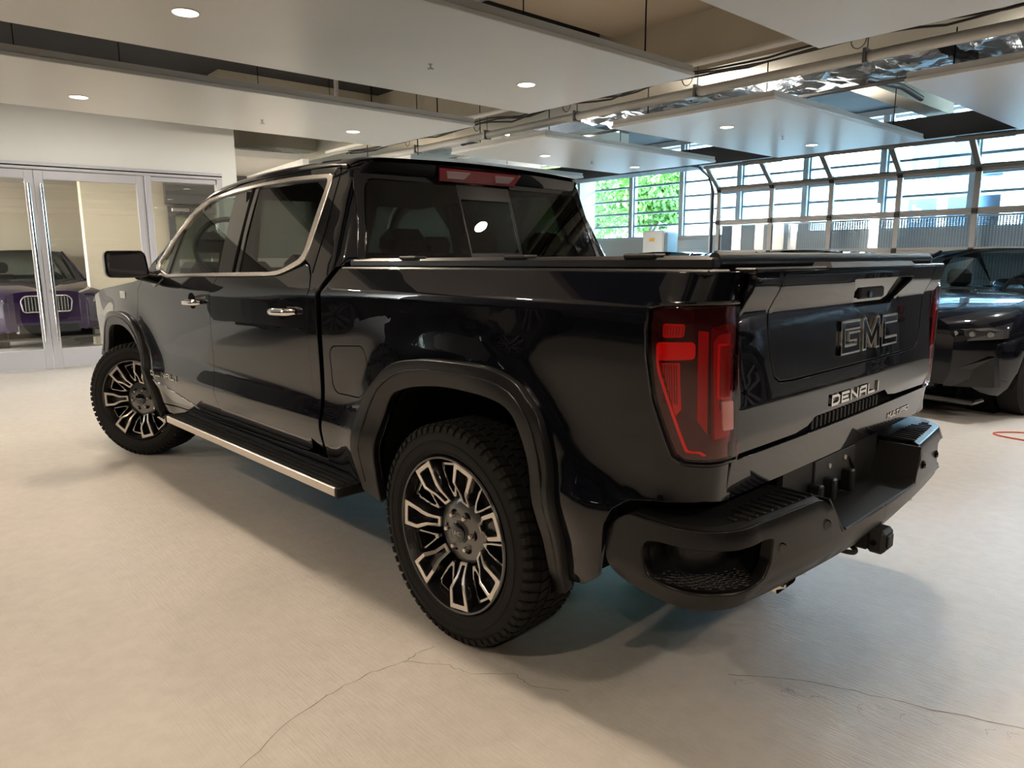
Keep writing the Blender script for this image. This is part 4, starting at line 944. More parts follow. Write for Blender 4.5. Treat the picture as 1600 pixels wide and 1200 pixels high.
pipe('ceiling_conduit', [(-9,-5.0,3.08),(12,-5.0,3.08)], .022, PG, 'thin grey conduit parallel to the pale pipe')
pipe('ceiling_conduit', [(-9,-3.30,3.16),(9,-3.30,3.16)], .03, PW, 'pale conduit under the beam above the truck')
for k_, (dy, dz) in enumerate(((.10,.0), (.13,.03), (.17,-.01))):
    q = []
    for i in range(60): x = -3+i*.2; q.append(R3(x, -3.72+dy, 3.10+dz+.05*abs(math.sin(x*PI/1.6+k_*.3))+.012*math.sin(x*5+k_)))
    o = MB().tube(q, .010, 6).build('ceiling_cable', mat('cable_black', (.03,.028,.026), .6)); tag(o, ['black cable hanging closest to the pale ceiling pipe','middle one of the black cables draped beside the ceiling pipe','black cable nearest the beam of those draped beside the ceiling pipe'][k_], 'cable', 'cables draped along the ceiling beam')
pipe('sprinkler_pipe', [(7.2,-2.55,3.95),(7.2,-2.55,3.1),(7.2,-2.55,3.06),(7.0,-2.6,3.06),(5.2,-3.0,3.10)], .03, PW, 'bent white pipe above the truck roof by the door wall')
pipe('branch_pipe', [(3.1,-.10,3.15),(4.2,.05,3.10)], .028, PW, 'short pale pipe crossing the dark gap between two ceiling panels')
pipe('flex_conduit', [(3.35,-4.6,2.95),(3.42,-4.9,3.15),(3.4,-5.3,3.16),(3.5,-5.7,3.05),(3.5,-5.9,2.95)], .02, mat('cable_black'), 'black bent conduit above the panel behind the cab', 'conduit')
pipe('flex_conduit', [(1.0,-4.6,3.02),(1.1,-4.9,3.12),(1.0,-5.5,3.12),(.95,-5.9,3.05)], .03, PG, 'grey bent conduit beside the panel before the overhead door', 'conduit')
# foil wrapped ducts with crumpled surface
FOIL = mat('foil', (.62,.64,.67), .28, 1, bump=(30, .7, .03))
def foil(x0, x1, y0, y1, z, lb, seed):
    rg = random.Random(seed); nx = max(8, int((x1-x0)/.09)); ny = max(8, int((y1-y0)/.09)); rows = []
    for i in range(nx+1):
        row = []
        for j in range(ny+1):
            x = x0+(x1-x0)*i/nx; y = y0+(y1-y0)*j/ny
            zz = z-.10*math.sin(PI*j/ny)**.5+.05*math.sin(x*6+y*3+seed)*math.cos(y*7-x*2)+rg.uniform(-.028, .028)
            row.append((x+rg.uniform(-.02,.02), y+rg.uniform(-.02,.02), zz))
        rows.append(row)
    m = MB(); m.grid(rows, False); t = m.v[:]; b_ = len(m.v)
    m.add([(x, y, z+.25) for (x, y, _) in (rows[0][0], rows[0][-1], rows[-1][-1], rows[-1][0])], [(0, 1, 2, 3)])
    o = m.build('foil_duct', FOIL, xf=RF); tag(o, lb, 'duct', 'foil wrapped ducts above the ceiling panels')
foil(1.0, 3.4, -1.9, -.6, 3.66, 'crumpled silver foil duct over the gap beyond the truck roof panel', 1)
foil(-1.9, .3, -6.1, -4.6, 3.34, 'crumpled silver foil duct between the right edge and the beam', 2)
foil(.5, 3.0, -5.9, -4.5, 3.36, 'crumpled silver foil duct above the panel before the overhead door', 3)
foil(3.1, 4.9, -6.3, -4.6, 3.34, 'crumpled silver foil duct above the gap behind the cab', 4)
foil(7.5, 8.5, -5.6, -4.5, 3.36, 'crumpled silver foil duct far behind the cab roof', 5)
DK2 = mat('dark_foil', (.10,.10,.11), .4, .8, bump=(20, .8, .03))
for x0, x1, y0, y1, z, lb in ((-.2,1.2,-7.4,-6.2,3.30,'dark grey rectangular duct near the right edge'), (5.0,6.6,-6.3,-4.8,3.45,'dark grey duct above the panel behind the cab')):
    tag(MB().box(x0, x1, y0, y1, z, z+.3, bev=.02).build('metal_duct', DK2, xf=RF), lb, 'duct')
# --------------------------------------------------------------- door wall (left in the picture)
A = Vector((9.245, .99, 0)); TD = (Vector((9.103, -.09, 0))-A).normalized(); ND = Vector((-TD.y, TD.x, 0));
if ND.x < 0: ND = -ND
DW = Matrix(((TD.x, ND.x, 0, A.x), (TD.y, ND.y, 0, A.y), (0, 0, 1, 0), (0, 0, 0, 1)))   # local: s, depth, z
def dw(n_, boxes, m, parent=None, bev=0, xf=DW):
    b_ = MB()
    for bx_ in boxes: b_.box(*bx_, bev=bev)
    return b_.build(n_, m, parent, xf=xf)
st(dw('wall_left', [(-7, 3.17, 0, .25, 2.69, 3.95), (2.95, 3.17, 0, .25, 0, 2.69), (-7, -.77, 0, .25, 0, 2.69)], WALLM))
st(dw('wall_vestibule_side', [(4.2, 4.3, .0, 3.4, 0, 3.0)], WALLM))
df = tag(dw('door_frame', [(-.77, 2.95, -.03, .12, 2.60, 2.69)], ALUM, bev=.006), 'brushed aluminium frame holding the double glass doors', 'door frame')
for a_, b_ in ((-1.75,-.69), (1.905, 1.985), (2.87, 2.95)):
    if a_ < 0: a_, b_ = -.77, -.69
    dw('frame_post', [(a_, b_, -.03, .12, 0, 2.60)], ALUM, df, .006)
dw('frame_head_bead', [(-.77, 2.95, -.035, -.03, 2.635, 2.65)], DARK, df)
GLS = glass('door_glass', (.86,.86,.84), 1.6)
def leaf(n_, s0, s1, hs, lb):
    t = empty('glass_door', tuple(DW @ Vector((s0, 0, 0))), 0, lb, 'glass door', 'double glass entrance doors'); X = Matrix.Translation(-Vector(t.location)) @ DW
    dw('door_stile', [(s0, s0+.10, 0, .05, .0, 2.595)], ALUM, t, .004, X); dw('door_stile', [(s1-.10, s1, 0, .05, .0, 2.595)], ALUM, t, .004, X)
    dw('top_rail', [(s0+.10, s1-.10, 0, .05, 2.48, 2.595)], ALUM, t, .004, X); dw('bottom_rail', [(s0+.10, s1-.10, 0, .05, .012, .27)], ALUM, t, .004, X)
    dw('door_glass', [(s0+.10, s1-.10, .02, .028, .27, 2.48)], GLS, t, 0, X)
    h_ = MB(); h_.tube([X @ Vector((hs, -.075, .38)), X @ Vector((hs, -.075, 2.42))], .019, 14); h_.build('pull_handle', mat('handle_steel', (.75,.76,.76), .12, 1), t, 'long vertical polished pull handle')
    for z in (.55, 2.25): h_ = MB(); h_.tube([X @ Vector((hs, -.075, z)), X @ Vector((hs, .0, z))], .012, 10); h_.build('handle_mount', MATS['handle_steel'], t)
    if n_: dw('door_lock', [(s0+.03, s0+.06, -.008, 0, 1.02, 1.06)], STEEL, t, .003, X)
    return t
leaf(0, -.685, .608, .55, 'left glass door leaf cut by the left picture edge')
leaf(1, .614, 1.902, .69, 'right glass door leaf left of the truck mirror')
sl_ = tag(dw('side_window', [(1.985, 2.87, 0, .06, 0, .12)], ALUM, None, .004), 'narrow glass side panel right of the double doors', 'window')
dw('window_pane', [(1.985, 2.87, .02, .028, .12, 2.53)], GLS, sl_); dw('window_head', [(1.985, 2.87, 0, .06, 2.53, 2.60)], ALUM, sl_, .004)
# vestibule behind the doors
st(dw('wall_vestibule', [(-7, 1.6, 6.6, 6.8, 0, 3.1)], mat('vestibule_wall', (.50,.45,.38), .8)))
st(dw('ceiling_vestibule', [(-7, 4.3, .25, 6.6, 3.0, 3.1)], mat('vestibule_ceiling', (.55,.52,.47), .8)))
st(dw('trim_20', [(2.35, 2.75, 3.1, 3.4, 0, 3.0), (2.35, 2.45, 3.4, 6.8, 0, 3.0), (1.6, 2.45, 6.6, 6.8, 0, 3.0)], MATS['vestibule_wall']))
inn_ = tag(dw('inner_door_frame', [(2.75, 4.2, 2.9, 3.05, 2.44, 3.0), (3.86, 4.2, 2.9, 3.05, 0, 2.44)], mat('frame_dark_grey', (.10,.10,.105), .45, .3)), 'dark grey framed inner entrance seen through the side panel', 'door frame')
for s0, s1 in ((2.78, 3.30), (3.32, 3.84)):
    t = tag(dw('inner_door', [(s0, s0+.11, 2.93, 2.98, 0, 2.40), (s1-.11, s1, 2.93, 2.98, 0, 2.40), (s0+.11, s1-.11, 2.93, 2.98, 2.27, 2.40), (s0+.11, s1-.11, 2.93, 2.98, 0, .25)], MATS['frame_dark_grey']), 'dark framed inner glass door, '+('nearer the double doors' if s0 < 3 else 'nearer the truck windscreen'), 'glass door')
    dw('door_glass', [(s0+.11, s1-.11, 2.95, 2.956, .25, 2.27)], CLEAR, t); dw('door_closer', [(s0+.05, s0+.35, 2.87, 2.93, 2.30, 2.37)], STEEL, t, .008)
    MB().tube([DW @ Vector((s0+.14, 2.88, .9)), DW @ Vector((s0+.14, 2.88, 1.5))], .015, 8).build('door_pull', STEEL, t)
for s_ in (-.3, 1.35, 2.4):
    p = DW @ Vector((s_, 1.6 if s_ != 2.4 else 1.2, 2.99)); t = empty('ceiling_light', p, 0, {-.3:'round vestibule light behind the left glass door leaf',1.35:'round vestibule light behind the right glass door leaf',2.4:'round vestibule light behind the narrow side panel'}[s_], 'ceiling light', 'vestibule ceiling lights')
    MB().lathe([(.085,0),(.08,-.006),(.0001,-.006)], 24).build('light_lens', MATS['lens_glow'], t)
    la = bpy.data.lights.new('vestibule_light', 'AREA'); la.shape = 'DISK'; la.size = .16; la.energy = 22; la.color = (1,.88,.74); lo = bpy.data.objects.new('light_beam', la); COL.objects.link(lo); lo.parent = t; lo.location = (0,0,-.02)
# --------------------------------------------------------------- far and hidden walls
f_ = MB(); f_.box(12, 12.2, -11, -3.5, 0, 3.95); f_.box(12, 12.2, -3.5, -2.5, 0, 2.0); f_.box(12, 12.2, -3.5, -2.5, 3.32, 3.95); f_.box(12, 12.2, -2.5, -.3, 0, 3.95); st(f_.build('wall_far', mat('wall_beige', (.66,.62,.52), .8), xf=RF))
wn = MB(); wn.box(12.05, 12.09, -3.5, -2.5, 2.0, 3.32); st(wn.build('window_1', CLEAR, xf=RF))
for y in (-2.8, -3.15): MB().box(12.0, 12.12, y-.02, y+.02, 2.0, 3.32).build('window_bar', ALUM, bpy.data.objects['window_1'], xf=RF)
cl = MB(); cl.box(10.05, 10.5, -11, -10.45, 0, 3.95); st(cl.build('wall_column', mat('wall_beige'), xf=RF))
b_ = MB(); b_.box(-10, 9.3, 8.0, 8.2, 0, 3.95); st(b_.build('wall_near', mat('wall_near_paint', (.20,.18,.16), .7), xf=RF))
b_ = MB(); b_.box(-10.2, -10, -11, 8.2, 0, 3.95); st(b_.build('wall_back', mat('wall_back_paint', (.035,.037,.045), .6), xf=RF))
# --------------------------------------------------------------- glazed street front
dk_ = MB(); dk_.box(-10, -2.02, -9.1, -8.9, 0, 3.95); st(dk_.build('wall_charcoal', mat('charcoal_paint', (.045,.045,.05), .7), xf=RF))
fw_ = MB(); fw_.box(-10, 12, -11.15, -10.95, 0, 1.86); st(fw_.build('wall_right', mat('parapet', (.80,.79,.75), .8), xf=RF))
FACA = tag(MB().box(-2.6, 12, -11.12, -10.98, 1.86, 1.92).build('street_glazing', mat('glazing_white', (.84,.86,.87), .4), xf=RF), 'tall street-side glazing with white posts and pale blue bars', 'window')
MB().box(-2.6, 12, -11.12, -10.98, 3.85, 3.95).build('glazing_head', MATS['glazing_white'], FACA, xf=RF)
BARM = mat('bar_blue', (.42,.56,.64), .4)
for i in range(10):
    x = 10.3-1.40*i
    MB().box(x-.055, x+.055, -11.10, -10.94, 1.92, 3.85, bev=.008).build('glazing_post', MATS['glazing_white'], FACA, xf=RF)
    MB().box(x-.085, x-.06, -11.09, -11.0, 1.92, 3.85).build('post_edge', BARM, FACA, xf=RF)
    for z in (2.17, 2.46, 2.76, 3.06, 3.38, 3.70): MB().box(x-1.34, x-.055, -11.07, -11.01, z-.022, z+.022).build('glazing_bar', BARM, FACA, xf=RF)
    MB().box(x-1.34, x-.055, -11.045, -11.04, 1.92, 3.85).build('glass_pane', glass('street_glass', (.74,.91,.98), .8), FACA, xf=RF)
# --------------------------------------------------------------- overhead sectional door
OD = empty('overhead_door', R3(.7, -9, 0), 0, 'glazed sectional overhead door with brownish metal frames behind the truck bed', 'garage door')
OI = Matrix.Translation(-Vector(OD.location)) @ RF
muns = [5.29-1.01*i for i in range(8)]
def section(M_, h, first):
    X = OI @ M_
    r_ = MB(); r_.box(-1.84, 5.34, -.022, .022, 0, .045, bev=.004); r_.box(-1.84, 5.34, -.022, .022, h-.045, h, bev=.004); s_ = r_.build('door_section', ALUMD, OD, xf=X)
    for x in muns:
        b_ = MB(); b_.box(x-.038, x+.038, -.026, .026, .045, h-.045, bev=.004); b_.build('section_stile', ALUMD, s_, xf=X)
        hg = MB(); hg.box(x-.035, x+.035, .022, .05, -.035, .035, bev=.006); hg.tube([(x-.03,.045,0),(x+.03,.045,0)], .012, 8); hg.build('section_hinge', mat('hinge_dark', (.05,.048,.045), .45, .6), s_, xf=X)
    for x in muns[:-1]: b_ = MB(); b_.box(x-.972, x-.038, -.004, .004, .045, h-.045); b_.build('glass_pane', glass('pane_glass', (.93,.97,.99), .5), s_, xf=X)
for z in (0, .42, .97, 1.52, 2.05):
    h = {0:.42, .42:.55, .97:.55, 1.52:.53, 2.05:.57}[z]; section(Matrix.Translation((0, -9, z)), h, z == 0)
section(Matrix.Translation((0, -8.99, 2.63)) @ Matrix.Rotation(math.radians(-50), 4, 'X'), .56, 0)
for x in (5.42, -1.93):
    tk = MB(); tk.tube([OI @ Vector((x, -9, 0)), OI @ Vector((x, -9, 2.6)), OI @ Vector((x, -8.85, 2.85)), OI @ Vector((x, -8.5, 3.0)), OI @ Vector((x, -6.2, 3.03))], .025, 8); tk.build('door_track', mat('track_dark', (.07,.07,.075), .4, .6), OD)
    MB().box(x-.05 if x < 0 else x+.02, x-.02 if x < 0 else x+.05, -9.06, -8.98, 0, 2.72).build('door_jamb', ALUM, OD, xf=OI)
MB().tube([OI @ Vector((-1.9, -8.75, 3.0)), OI @ Vector((5.4, -8.75, 3.0))], .018, 8).build('torsion_shaft', STEEL, OD)
for x in (.8, 4.0): MB().tube([OI @ Vector((x, -8.75, 3.0)), OI @ Vector((x+.7, -8.75, 3.0))], .04, 12).build('torsion_spring', MATS['hinge_dark'], OD)
def perf():
    m = bpy.data.materials.new('perforated_sheet'); m.use_nodes = True; n = m.node_tree; b = n.nodes['Principled BSDF']; b.inputs['Base Color'].default_value = (.30,.31,.33,1); b.inputs['Roughness'].default_value = .5; b.inputs['Metallic'].default_value = .4
    tc = n.nodes.new('ShaderNodeTexCoord'); mp = n.nodes.new('ShaderNodeMapping'); mp.inputs['Scale'].default_value = (26, 1, 40); mp.inputs['Rotation'].default_value = (0, .0, 0); n.links.new(tc.outputs['Object'], mp.inputs[0])
    v = n.nodes.new('ShaderNodeTexVoronoi'); v.inputs['Randomness'].default_value = .0; v.inputs['Scale'].default_value = 1; n.links.new(mp.outputs[0], v.inputs['Vector'])
    g = n.nodes.new('ShaderNodeMath'); g.operation = 'GREATER_THAN'; g.inputs[1].default_value = .40; n.links.new(v.outputs['Distance'], g.inputs[0]); n.links.new(g.outputs[0], b.inputs['Alpha'])
    return m
ps = MB(); ps.box(-1.9, 5.35, -9.22, -9.218, 0, 1.98); ps = tag(ps.build('security_screen', perf(), xf=RF), 'perforated metal screen behind the lower overhead door panes', 'screen')
MB().box(-1.9, 5.35, -9.24, -9.20, 1.98, 2.01).build('screen_rail', ALUM, ps, xf=RF)
# --------------------------------------------------------------- free-standing things by the windows
cb = empty('equipment_cabinet', R3(6.28, -8.6, 0), math.radians(-2.5), 'tall white cabinet with a yellow mark in front of the tree windows', 'cabinet')
CW = mat('cabinet_white', (.85,.85,.82), .4)
MB().box(-.24, .24, -.2, .2, .06, 1.93, bev=.02).build('cabinet_body', CW, cb); MB().box(-.22, .22, -.18, .18, 0, .06).build('cabinet_plinth', DARK, cb); MB().box(-.22, .215, .2, .206, .1, 1.90, bev=.002).build('cabinet_door', CW, cb)
MB().box(-.045, .075, .206, .210, 1.735, 1.80, bev=.002).build('yellow_mark', mat('mark_yellow', (.85,.45,.05), .5), cb, 'small orange-yellow mark')
MB().box(-.30, -.25, -.17, .17, .3, 1.9, bev=.02).build('side_unit', mat('unit_blue', (.30,.45,.52), .4), cb)
cb2 = MB(); q = rcorner([(5.46,0),(6.80,0),(6.80,1.76),(5.46,1.84)], [0,0,.08,.05]); cb2 = prism(q, [], -10.3, -9.7, .01, lambda a_, b_, d: (a_, d, b_)); cb2 = tag(cb2.build('screen_wall', mat('screen_grey', (.74,.74,.71), .6), xf=RF), 'low pale grey partition beside the white cabinet', 'partition')
MB().box(5.5, 6.76, -9.702, -9.695, 1.60, 1.625).build('partition_groove', EDGEM, cb2, xf=RF)
# red cable loop on the floor
cbz = MB(); q = []
for i in range(40):
    a_ = 2*PI*i/40; q.append((-.98+.36*math.cos(a_)+.02*math.sin(3*a_), -4.24+.17*math.sin(a_)+.015*math.cos(2*a_), .006))
cbz.tube(q, .006, 6, closed=True); cbz.tube(spline([(-1.33, -4.24, .006), (-1.42, -4.4, .006), (-1.38, -4.7, .006), (-1.30, -5.2, .006)], 6), .006, 6)
tag(cbz.build('floor_cable', mat('cable_red', (.55,.07,.03), .5)), 'orange-red cable looped on the floor beside the black car', 'cable')
# =================================================================== BACKGROUND CARS
def car(loc, rz, label, paint, L=4.9, Wd=1.9, H=1.47, hood=.98, belt=.98, suv=False, group=None, sh=0.):
    t = empty('suv' if suv else 'car', loc, rz, label, 'car', group)
    hl = L/2; hw = Wd/2; ws = .70 if not suv else .85; wt = -.10 if not suv else .15; rt = -1.15 if not suv else -1.75; rbs = -1.95 if not suv else -2.25
    def w_at(x): f_ = max(0, (abs(x)-hl+.75)/.75); return hw*(1-.22*f_**2.6)
    def zh(x):
        if x > ws: return hood-.17*((x-ws)/(hl-ws))**1.9+.03*0
        if x < rbs: return belt+.08-.08*((rbs-x)/(hl+rbs+.01))**2
        return belt
    xs = [-hl+L*i/48 for i in range(49)]
    def sec(x):
        w_ = w_at(x); zt = zh(x); zb = .20+.06*max(0, (abs(x)-hl+.5)/.5); e = max(0, (abs(x)-hl+.30)/.30); k_ = 1-.22*e*e; zb += .06*e
        p = [(w_*.90*k_, zb), (w_*.975*k_, zb+.08), (w_*.985*k_, .42), (w_*1.0*k_, .62), (w_*.995*k_, .74), (w_*.965*k_, zt-.12), (w_*.91*k_, zt-.03)]
        if x > ws-.05 or x < rbs+.05: p += [(w_*.80*k_, zt+.012), (w_*.62*k_, zt+.035 if x > 0 else zt+.01), (w_*.30, zt+.045 if x > 0 else zt+.012), (0, zt+.05 if x > 0 else zt+.015)]
        else: p += [(w_*.86, zt+.0), (w_*.83, zt-.01), (w_*.81, zt-.01), (w_*.80, zt-.01)]
        return p
    for s in (1, -1):
        pass
    rows = []
    for x in xs:
        q = sec(x); rows.append([(x, y, z) for y, z in q]+[(x, -y, z) for y, z in q[::-1]])
    # wheel arches: lift the lower edge over each wheel
    wxs = (-L*.30, L*.305); wr = .345 if not suv else .38
    for r_ in rows:
        for i, (x, y, z) in enumerate(r_):
            for wx in wxs:
                d = abs(x-wx)
                if d < wr+.06 and abs(y) > hw*.55:
                    za = wr+math.sqrt(max(0, (wr+.06)**2-d*d))
                    if z < za: r_[i] = (x, y, min(za, .74 if not suv else .82))
    b_ = MB(); b_.grid(rows); b_.add(rows[0], [tuple(range(len(rows[0])))]); b_.add(rows[-1], [tuple(range(len(rows[0])))]); b_.build('body', paint, t, sharp=50)
    # greenhouse
    def gh(x, u):  # u 0 belt .. 1 roof
        zr_ = H-.05*((x-(-.5))/1.2)**2 if x < 1.2 else H
        if x > wt: zr_ = min(zr_, belt+.02+(H-.05*((wt+.5)/1.2)**2-belt-.02)*max(0, (ws-x)/(ws-wt))**.85)
        if x < rt: zr_ = min(zr_, belt+.05+(H-.05*((rt+.5)/1.2)**2-belt-.05)*max(0, (x-rbs)/(rt-rbs))**.75)
        return belt-.01+(zr_-belt+.01)*u, w_at(x)*.87-(w_at(x)*.87-hw*.62)*(u*(zr_-belt)/(H-belt))
    G = glass('car_glass', (.50,.55,.55), 1.1)
    top_x = [rt+(wt-rt)*i/12 for i in range(13)]
    sx = [rbs+(ws-rbs)*i/30 for i in range(31)]
    for s in (1, -1):
        m = MB(); m.grid([[(x, s*gh(x, u)[1], gh(x, u)[0]) for u in (0, .3, .6, .86)] for x in sx]); m.build('side_glass', G, t)
        m = MB(); m.grid([[(x, s*gh(x, u)[1], gh(x, u)[0]) for u in (.86, .93, 1.0)] for x in sx]); m.build('roof_rail', paint, t)
        for xp in (-.35,) if not suv else (-.2, -1.3): MB().tube([(xp, s*(gh(xp, 0)[1]+.003), belt), (xp-.05, s*(gh(xp, .9)[1]+.003), gh(xp, .9)[0])], .035, 6).build('pillar', GLOSSB, t)
    rr = []
    for x in top_x:
        z, y = gh(x, 1); rr.append([(x, y*v, z+.035*(1-v*v)) for v in [-1+k/6 for k in range(13)]])
    MB().grid(rr).build('roof', paint, t)
    for nm, xa, xb in (('windscreen', wt, ws), ('rear_glass', rt, rbs)):
        rr = []
        for i in range(9):
            x = xa+(xb-xa)*i/8; z, y = gh(x, 1); f_ = 1 if nm == 'windscreen' else -1
            rr.append([(x+f_*.12*(i/8)*(1-v*v), y*v, z+.035*(1-v*v)) for v in [-1+k/6 for k in range(13)]])
        MB().grid(rr).build(nm, G, t)
    for s in (1, -1):
        q = [(wt+(ws-wt)*i/6, s*gh(wt+(ws-wt)*i/6, 1)[1], gh(wt+(ws-wt)*i/6, 1)[0]) for i in range(7)]; MB().tube(q, .022, 6).build('windscreen_pillar', paint, t)
    # seats and wheel
    for y in (.37, -.37):
        m = MB(); m.box(-.12, .02, y-.25, y+.25, .5, H-.42, bev=.06); m.box(-.14, -.03, y-.13, y+.13, H-.40, H-.20, bev=.05); m.build('car_seat', LEATHER, t)
    MB().box(-1.2, -1.08, -.62, .62, .5, H-.45, bev=.06).build('rear_seat', LEATHER, t)
    MB().box(.30, ws-.02, -.70, .70, belt-.15, belt+.0, bev=.03).build('dashboard', LEATHER, t)
    Mw = Matrix.Translation((.22, .37, belt+.03)) @ Matrix.Rotation(math.radians(65), 4, 'Y'); MB().tube([Mw @ Vector((.17*math.cos(2*PI*i/20), .17*math.sin(2*PI*i/20), 0)) for i in range(20)], .016, 6, closed=True).build('steering_wheel', LEATHER, t)
    MB().box(-hl+.3, hl-.3, -hw*.55, hw*.55, .18, .70).build('underbody', DARK, t)
    # nose
    xf_ = hl
    for s in (1, -1):
        pts = [(.46, hood-.30), (.50, hood-.24), (.80, hood-.21), (.90, hood-.235), (.90, hood-.30), (.62, hood-.335)]
        def nx(y): return hl-.015-.58*max(0, (abs(y)-.42))**1.7
        m = MB(); fr = [(nx(y)+.02+.05*0, s*y, z) for y, z in pts]; bk = [(nx(y)-.10, s*y, z) for y, z in pts]; n_ = len(pts)
        m.add(fr+bk, [tuple(range(n_))]+[(i, (i+1) % n_, n_+(i+1) % n_, n_+i) for i in range(n_)])
        h_ = m.build('headlamp', mat('headlamp_dark', (.05,.052,.055), .08, .2, 1), t)
        for k_ in range(3): MB().tube([(nx(.58+.12*k_)+.012, s*(.58+.12*k_), hood-.268), (nx(.58+.12*k_)+.026, s*(.58+.12*k_), hood-.268)], [.026,.022], 12).build('headlamp_lens', mat('lamp_silver', (.45,.47,.5), .15, .9), h_)
        # kidney-shaped grille opening and lower intake
        m = MB(); q = rcorner([(.03, hood-.20), (.30, hood-.20), (.36, hood-.27), (.33, hood-.46), (.05, hood-.46)], .04, 3); m.add([(hl+.012-.04*abs(y), s*y, z) for y, z in q], [tuple(range(len(q)))]); gr_ = m.build('grille', mat('grille_dark', (.008,.008,.008), .35), t)
        MB().tube([(hl+.016-.04*abs(y), s*y, z) for y, z in q], .010, 6, closed=True).build('grille_surround', GLOSSB if not suv else STEEL, gr_)
        for k_ in range(6): y = .07+.045*k_; MB().tube([(hl+.022-.04*y, s*y, hood-.22), (hl+.022-.04*y, s*y, hood-.44)], .006, 5).build('grille_bar', GLOSSB, gr_)
        m = MB(); m.hexa([(nx(.55)+.01, s*.52, .30), (nx(.88)+.02, s*.88, .32), (nx(.88)-.1, s*.88, .32), (nx(.55)-.1, s*.52, .30)], [(nx(.60)+.03, s*.60, .46), (nx(.88)+.03, s*.86, .58), (nx(.88)-.1, s*.86, .58), (nx(.60)-.1, s*.60, .46)]); m.build('air_intake', mat('grille_dark'), t)
        m = MB(); m.box(.48, .58, *sorted((s*(hw+.0), s*(hw+.17))), belt+.02, belt+.15, bev=.04); m.build('side_mirror', GLOSSB, t)
        MB().box(-hl-.01, -hl+.12, *sorted((s*.45, s*.86)), .78, .90, bev=.03).build('tail_lamp', mat('red_dark'), t)
        MB().box(-.55, -.30, *sorted((s*(hw-.005), s*(hw+.015))), .74, .765, bev=.008).build('door_handle', paint, t)
    m = MB(); m.box(hl-.15, hl+.005, -.45, .45, .26, .44, bev=.03); m.build('air_intake', mat('grille_dark'), t)
    m = MB(); m.box(hl-.2, hl+.03, -.80, .80, .17, .21, bev=.015); m.build('front_splitter', GLOSSB, t)
    # wheels
    w0 = None
    for wx in wxs:
        for s in (1, -1):
            if w0 is None:
                m = MB(); m.lathe([(wr*.72,0),(wr*.74,.012),(wr*.90,.016),(wr,-.02),(wr,-.19),(wr*.8,-.2)], 40); w0 = m.build('wheel', RUBBER, t)
                MB().lathe([(wr*.73,-.005),(wr*.70,-.03),(.0001,-.06)], 32).build('wheel_barrel', DARK, w0)
                for k_ in range(5):
                    sp_ = MB()
                    for dd in (-.10, .10):
                        a0 = 2*PI*k_/5; sp_.hexa([(.04*math.cos(a0+dd*6-.4), .04*math.sin(a0+dd*6-.4), -.03), (.04*math.cos(a0+dd*6+.4), .04*math.sin(a0+dd*6+.4), -.03), (wr*.73*math.cos(a0+dd*2+.06), wr*.73*math.sin(a0+dd*2+.06), -.02), (wr*.73*math.cos(a0+dd*2-.06), wr*.73*math.sin(a0+dd*2-.06), -.02)],
                          [(.04*math.cos(a0+dd*6-.4), .04*math.sin(a0+dd*6-.4), .0), (.04*math.cos(a0+dd*6+.4), .04*math.sin(a0+dd*6+.4), .0), (wr*.73*math.cos(a0+dd*2+.06), wr*.73*math.sin(a0+dd*2+.06), .008), (wr*.73*math.cos(a0+dd*2-.06), wr*.73*math.sin(a0+dd*2-.06), .008)])
                    sp_.build('spoke', mat('car_alloy', (.22,.22,.23), .3, .9), w0)
                ww = w0
            else: ww = copy_tree(w0, t)
            ww.parent = t; ww.matrix_local = Matrix.Translation((wx, s*(hw-.02), wr)) @ (MW if s == 1 else MWR)
            MB().lathe([(.0001,-.03),(wr+.05,-.03),(wr+.05,-.25)], 32, Matrix.Translation((wx, s*(hw-.22), wr)) @ (MW if s == 1 else MWR)).build('wheel_arch', DARK, t)
    return t
BLK = mat('car_black', (.004,.004,.006), .22, 0, 1, .03); PUR = mat('car_purple', (.014,.006,.030), .22, 0, 1, .1); GRY = mat('car_grey', (.10,.10,.11), .25, .4, 1)
hd = PI/2
car((.06, -6.72, 0), hd-math.radians(8.4), 'black saloon car facing us behind the tailgate corner', BLK, L=4.4, Wd=1.93, H=1.49, hood=1.04, belt=1.05)
car(R3(2.68, -6.75), hd-math.radians(2.5), 'dark car whose roof shows above the middle of the truck bed', BLK, L=4.4, H=1.50)
car(R3(4.93, -6.75), hd-math.radians(2.5), 'dark car whose roof shows above the truck bed near the cab', BLK, L=4.4, H=1.50)
car(tuple(DW @ Vector((.62, 5.0, 0)))[:2]+(0,), PI+math.radians(-4), 'purple car parked behind the glass doors', PUR, L=4.8, Wd=1.96, H=1.62, hood=1.08, belt=1.07, suv=True)
# cars behind the photographer, seen only as reflections in the truck
car((2.6, 6.4, 0), math.radians(4), 'dark car behind the photographer reflected in the bed side', BLK)
car((7.7, 5.7, 0), PI/2+math.radians(-6), 'dark car left of the view reflected in the truck doors', BLK)
car((-4.6, -5.9, 0), hd+math.radians(14), 'grey car out of view beside the black saloon, reflected in the tailgate', GRY, suv=True, H=1.65, hood=1.08, belt=1.07)
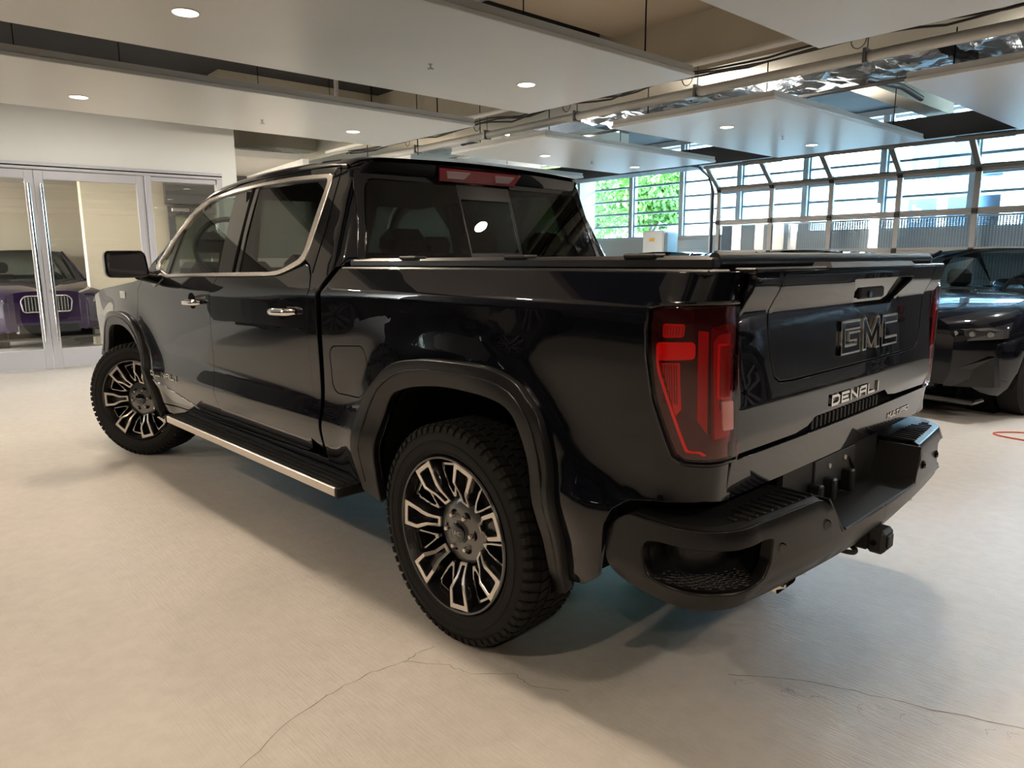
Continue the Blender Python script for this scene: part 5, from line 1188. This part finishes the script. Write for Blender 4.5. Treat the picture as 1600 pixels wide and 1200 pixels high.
# =================================================================== OUTSIDE
g = MB(); g.box(-60, 70, -70, -11.3, -.15, -.02); st(g.build('street', mat('street_grey', (.42,.42,.42), .9)))
WB = mat('building_white', (.80,.80,.78), .8); BB = mat('building_blue', (.022,.05,.09), .5)
def bld(x0, x1, y0, y1, z, m, lb, rows=3, cols=6):
    t = MB().box(x0, x1, y0, y1, -.1, z).build('building', m); tag(t, lb, 'building')
    for r_ in range(rows):
        zz = 1.2+r_*(z-1.2)/rows
        for c_ in range(cols):
            xx = x0+(c_+.18)*(x1-x0)/cols; MB().box(xx, xx+(x1-x0)/cols*.64, y1-.02, y1+.04, zz, zz+(z-1.2)/rows*.55).build('building_window', mat('bwin', (.18,.26,.34), .15, .2), t)
    return t
bld(3.75, 5.5, -26.5, -21, 9, BB, 'blue glass-faced building behind the overhead door', 4, 2)
bld(4.5, 17, -34, -27, 5.2, WB, 'low white building across the street behind the overhead door', 2, 7)
bld(-16, 3.4, -30, -22, 4.2, WB, 'white building at the right edge across the street', 3, 7)
tag(MB().box(17, 17.4, -14, 4, -.1, 6).build('light_block_wall', WB), 'added pale wall outside the far window, cutting the daylight through it', 'wall')  # added outside to hold back sky light entering by the far window
bld(24, 44, -44, -38, 11, mat('building_grey', (.30,.36,.44), .5), 'grey-blue building behind the tree', 4, 9)
cp = MB(); cp.box(-1, 10, -19.5, -18.8, 3.0, 3.4); tag(cp.build('street_canopy', WB), 'long white canopy across the street', 'canopy')
for x in (-1, 4, 9.5): MB().box(x, x+.2, -19.3, -19.1, 0, 3.0).build('canopy_post', WB, bpy.data.objects['street_canopy'])
# street tree
def tree(x, y, h, r, lb, seed):
    rg = random.Random(seed); t = empty('street_tree', (x, y, 0), 0, lb, 'tree', 'street trees outside the windows')
    tk = MB(); tk.tube([(0,0,0),(.05,0,h*.35),(0,.1,h*.7)], [.16,.12,.07], 8)
    for k_ in range(5): a_ = k_*1.3; tk.tube([(0,0,h*.4), (r*.5*math.cos(a_), r*.5*math.sin(a_), h*.65)], [.06,.03], 6)
    tk.build('trunk', mat('bark', (.10,.08,.06), .9), t)
    m = MB()
    for i in range(9000):
        u = rg.uniform(-1, 1); a_ = rg.uniform(0, 2*PI); rr = r*(rg.random()**.45)*(1+.18*math.sin(a_*3+u*4)); s_ = math.sqrt(1-u*u)
        c_ = Vector((rr*s_*math.cos(a_), rr*s_*math.sin(a_), h*.68+rr*u*.85)); d = Vector((rg.gauss(0,1), rg.gauss(0,1), rg.gauss(0,1))).normalized(); e = d.orthogonal().normalized(); q = .11*rg.uniform(.6, 1.3)
        m.add([c_-d*q, c_+e*q*.45, c_+d*q, c_-e*q*.45], [(0, 1, 2, 3)])
    o = m.build('foliage', mat('leaf_green', (.07,.17,.02), .5, noise=(1.5, .35)), t); o['kind'] = 'stuff'
tree(17.2, -20.5, 6.2, 3.0, 'bright green tree outside the first windows right of the cab', 1)
tree(24.5, -22.5, 6.2, 3.0, 'green tree farther left outside the windows', 2)
tree(11.9, -17.0, 5.0, 1.2, 'green tree beside the overhead door opening', 3)
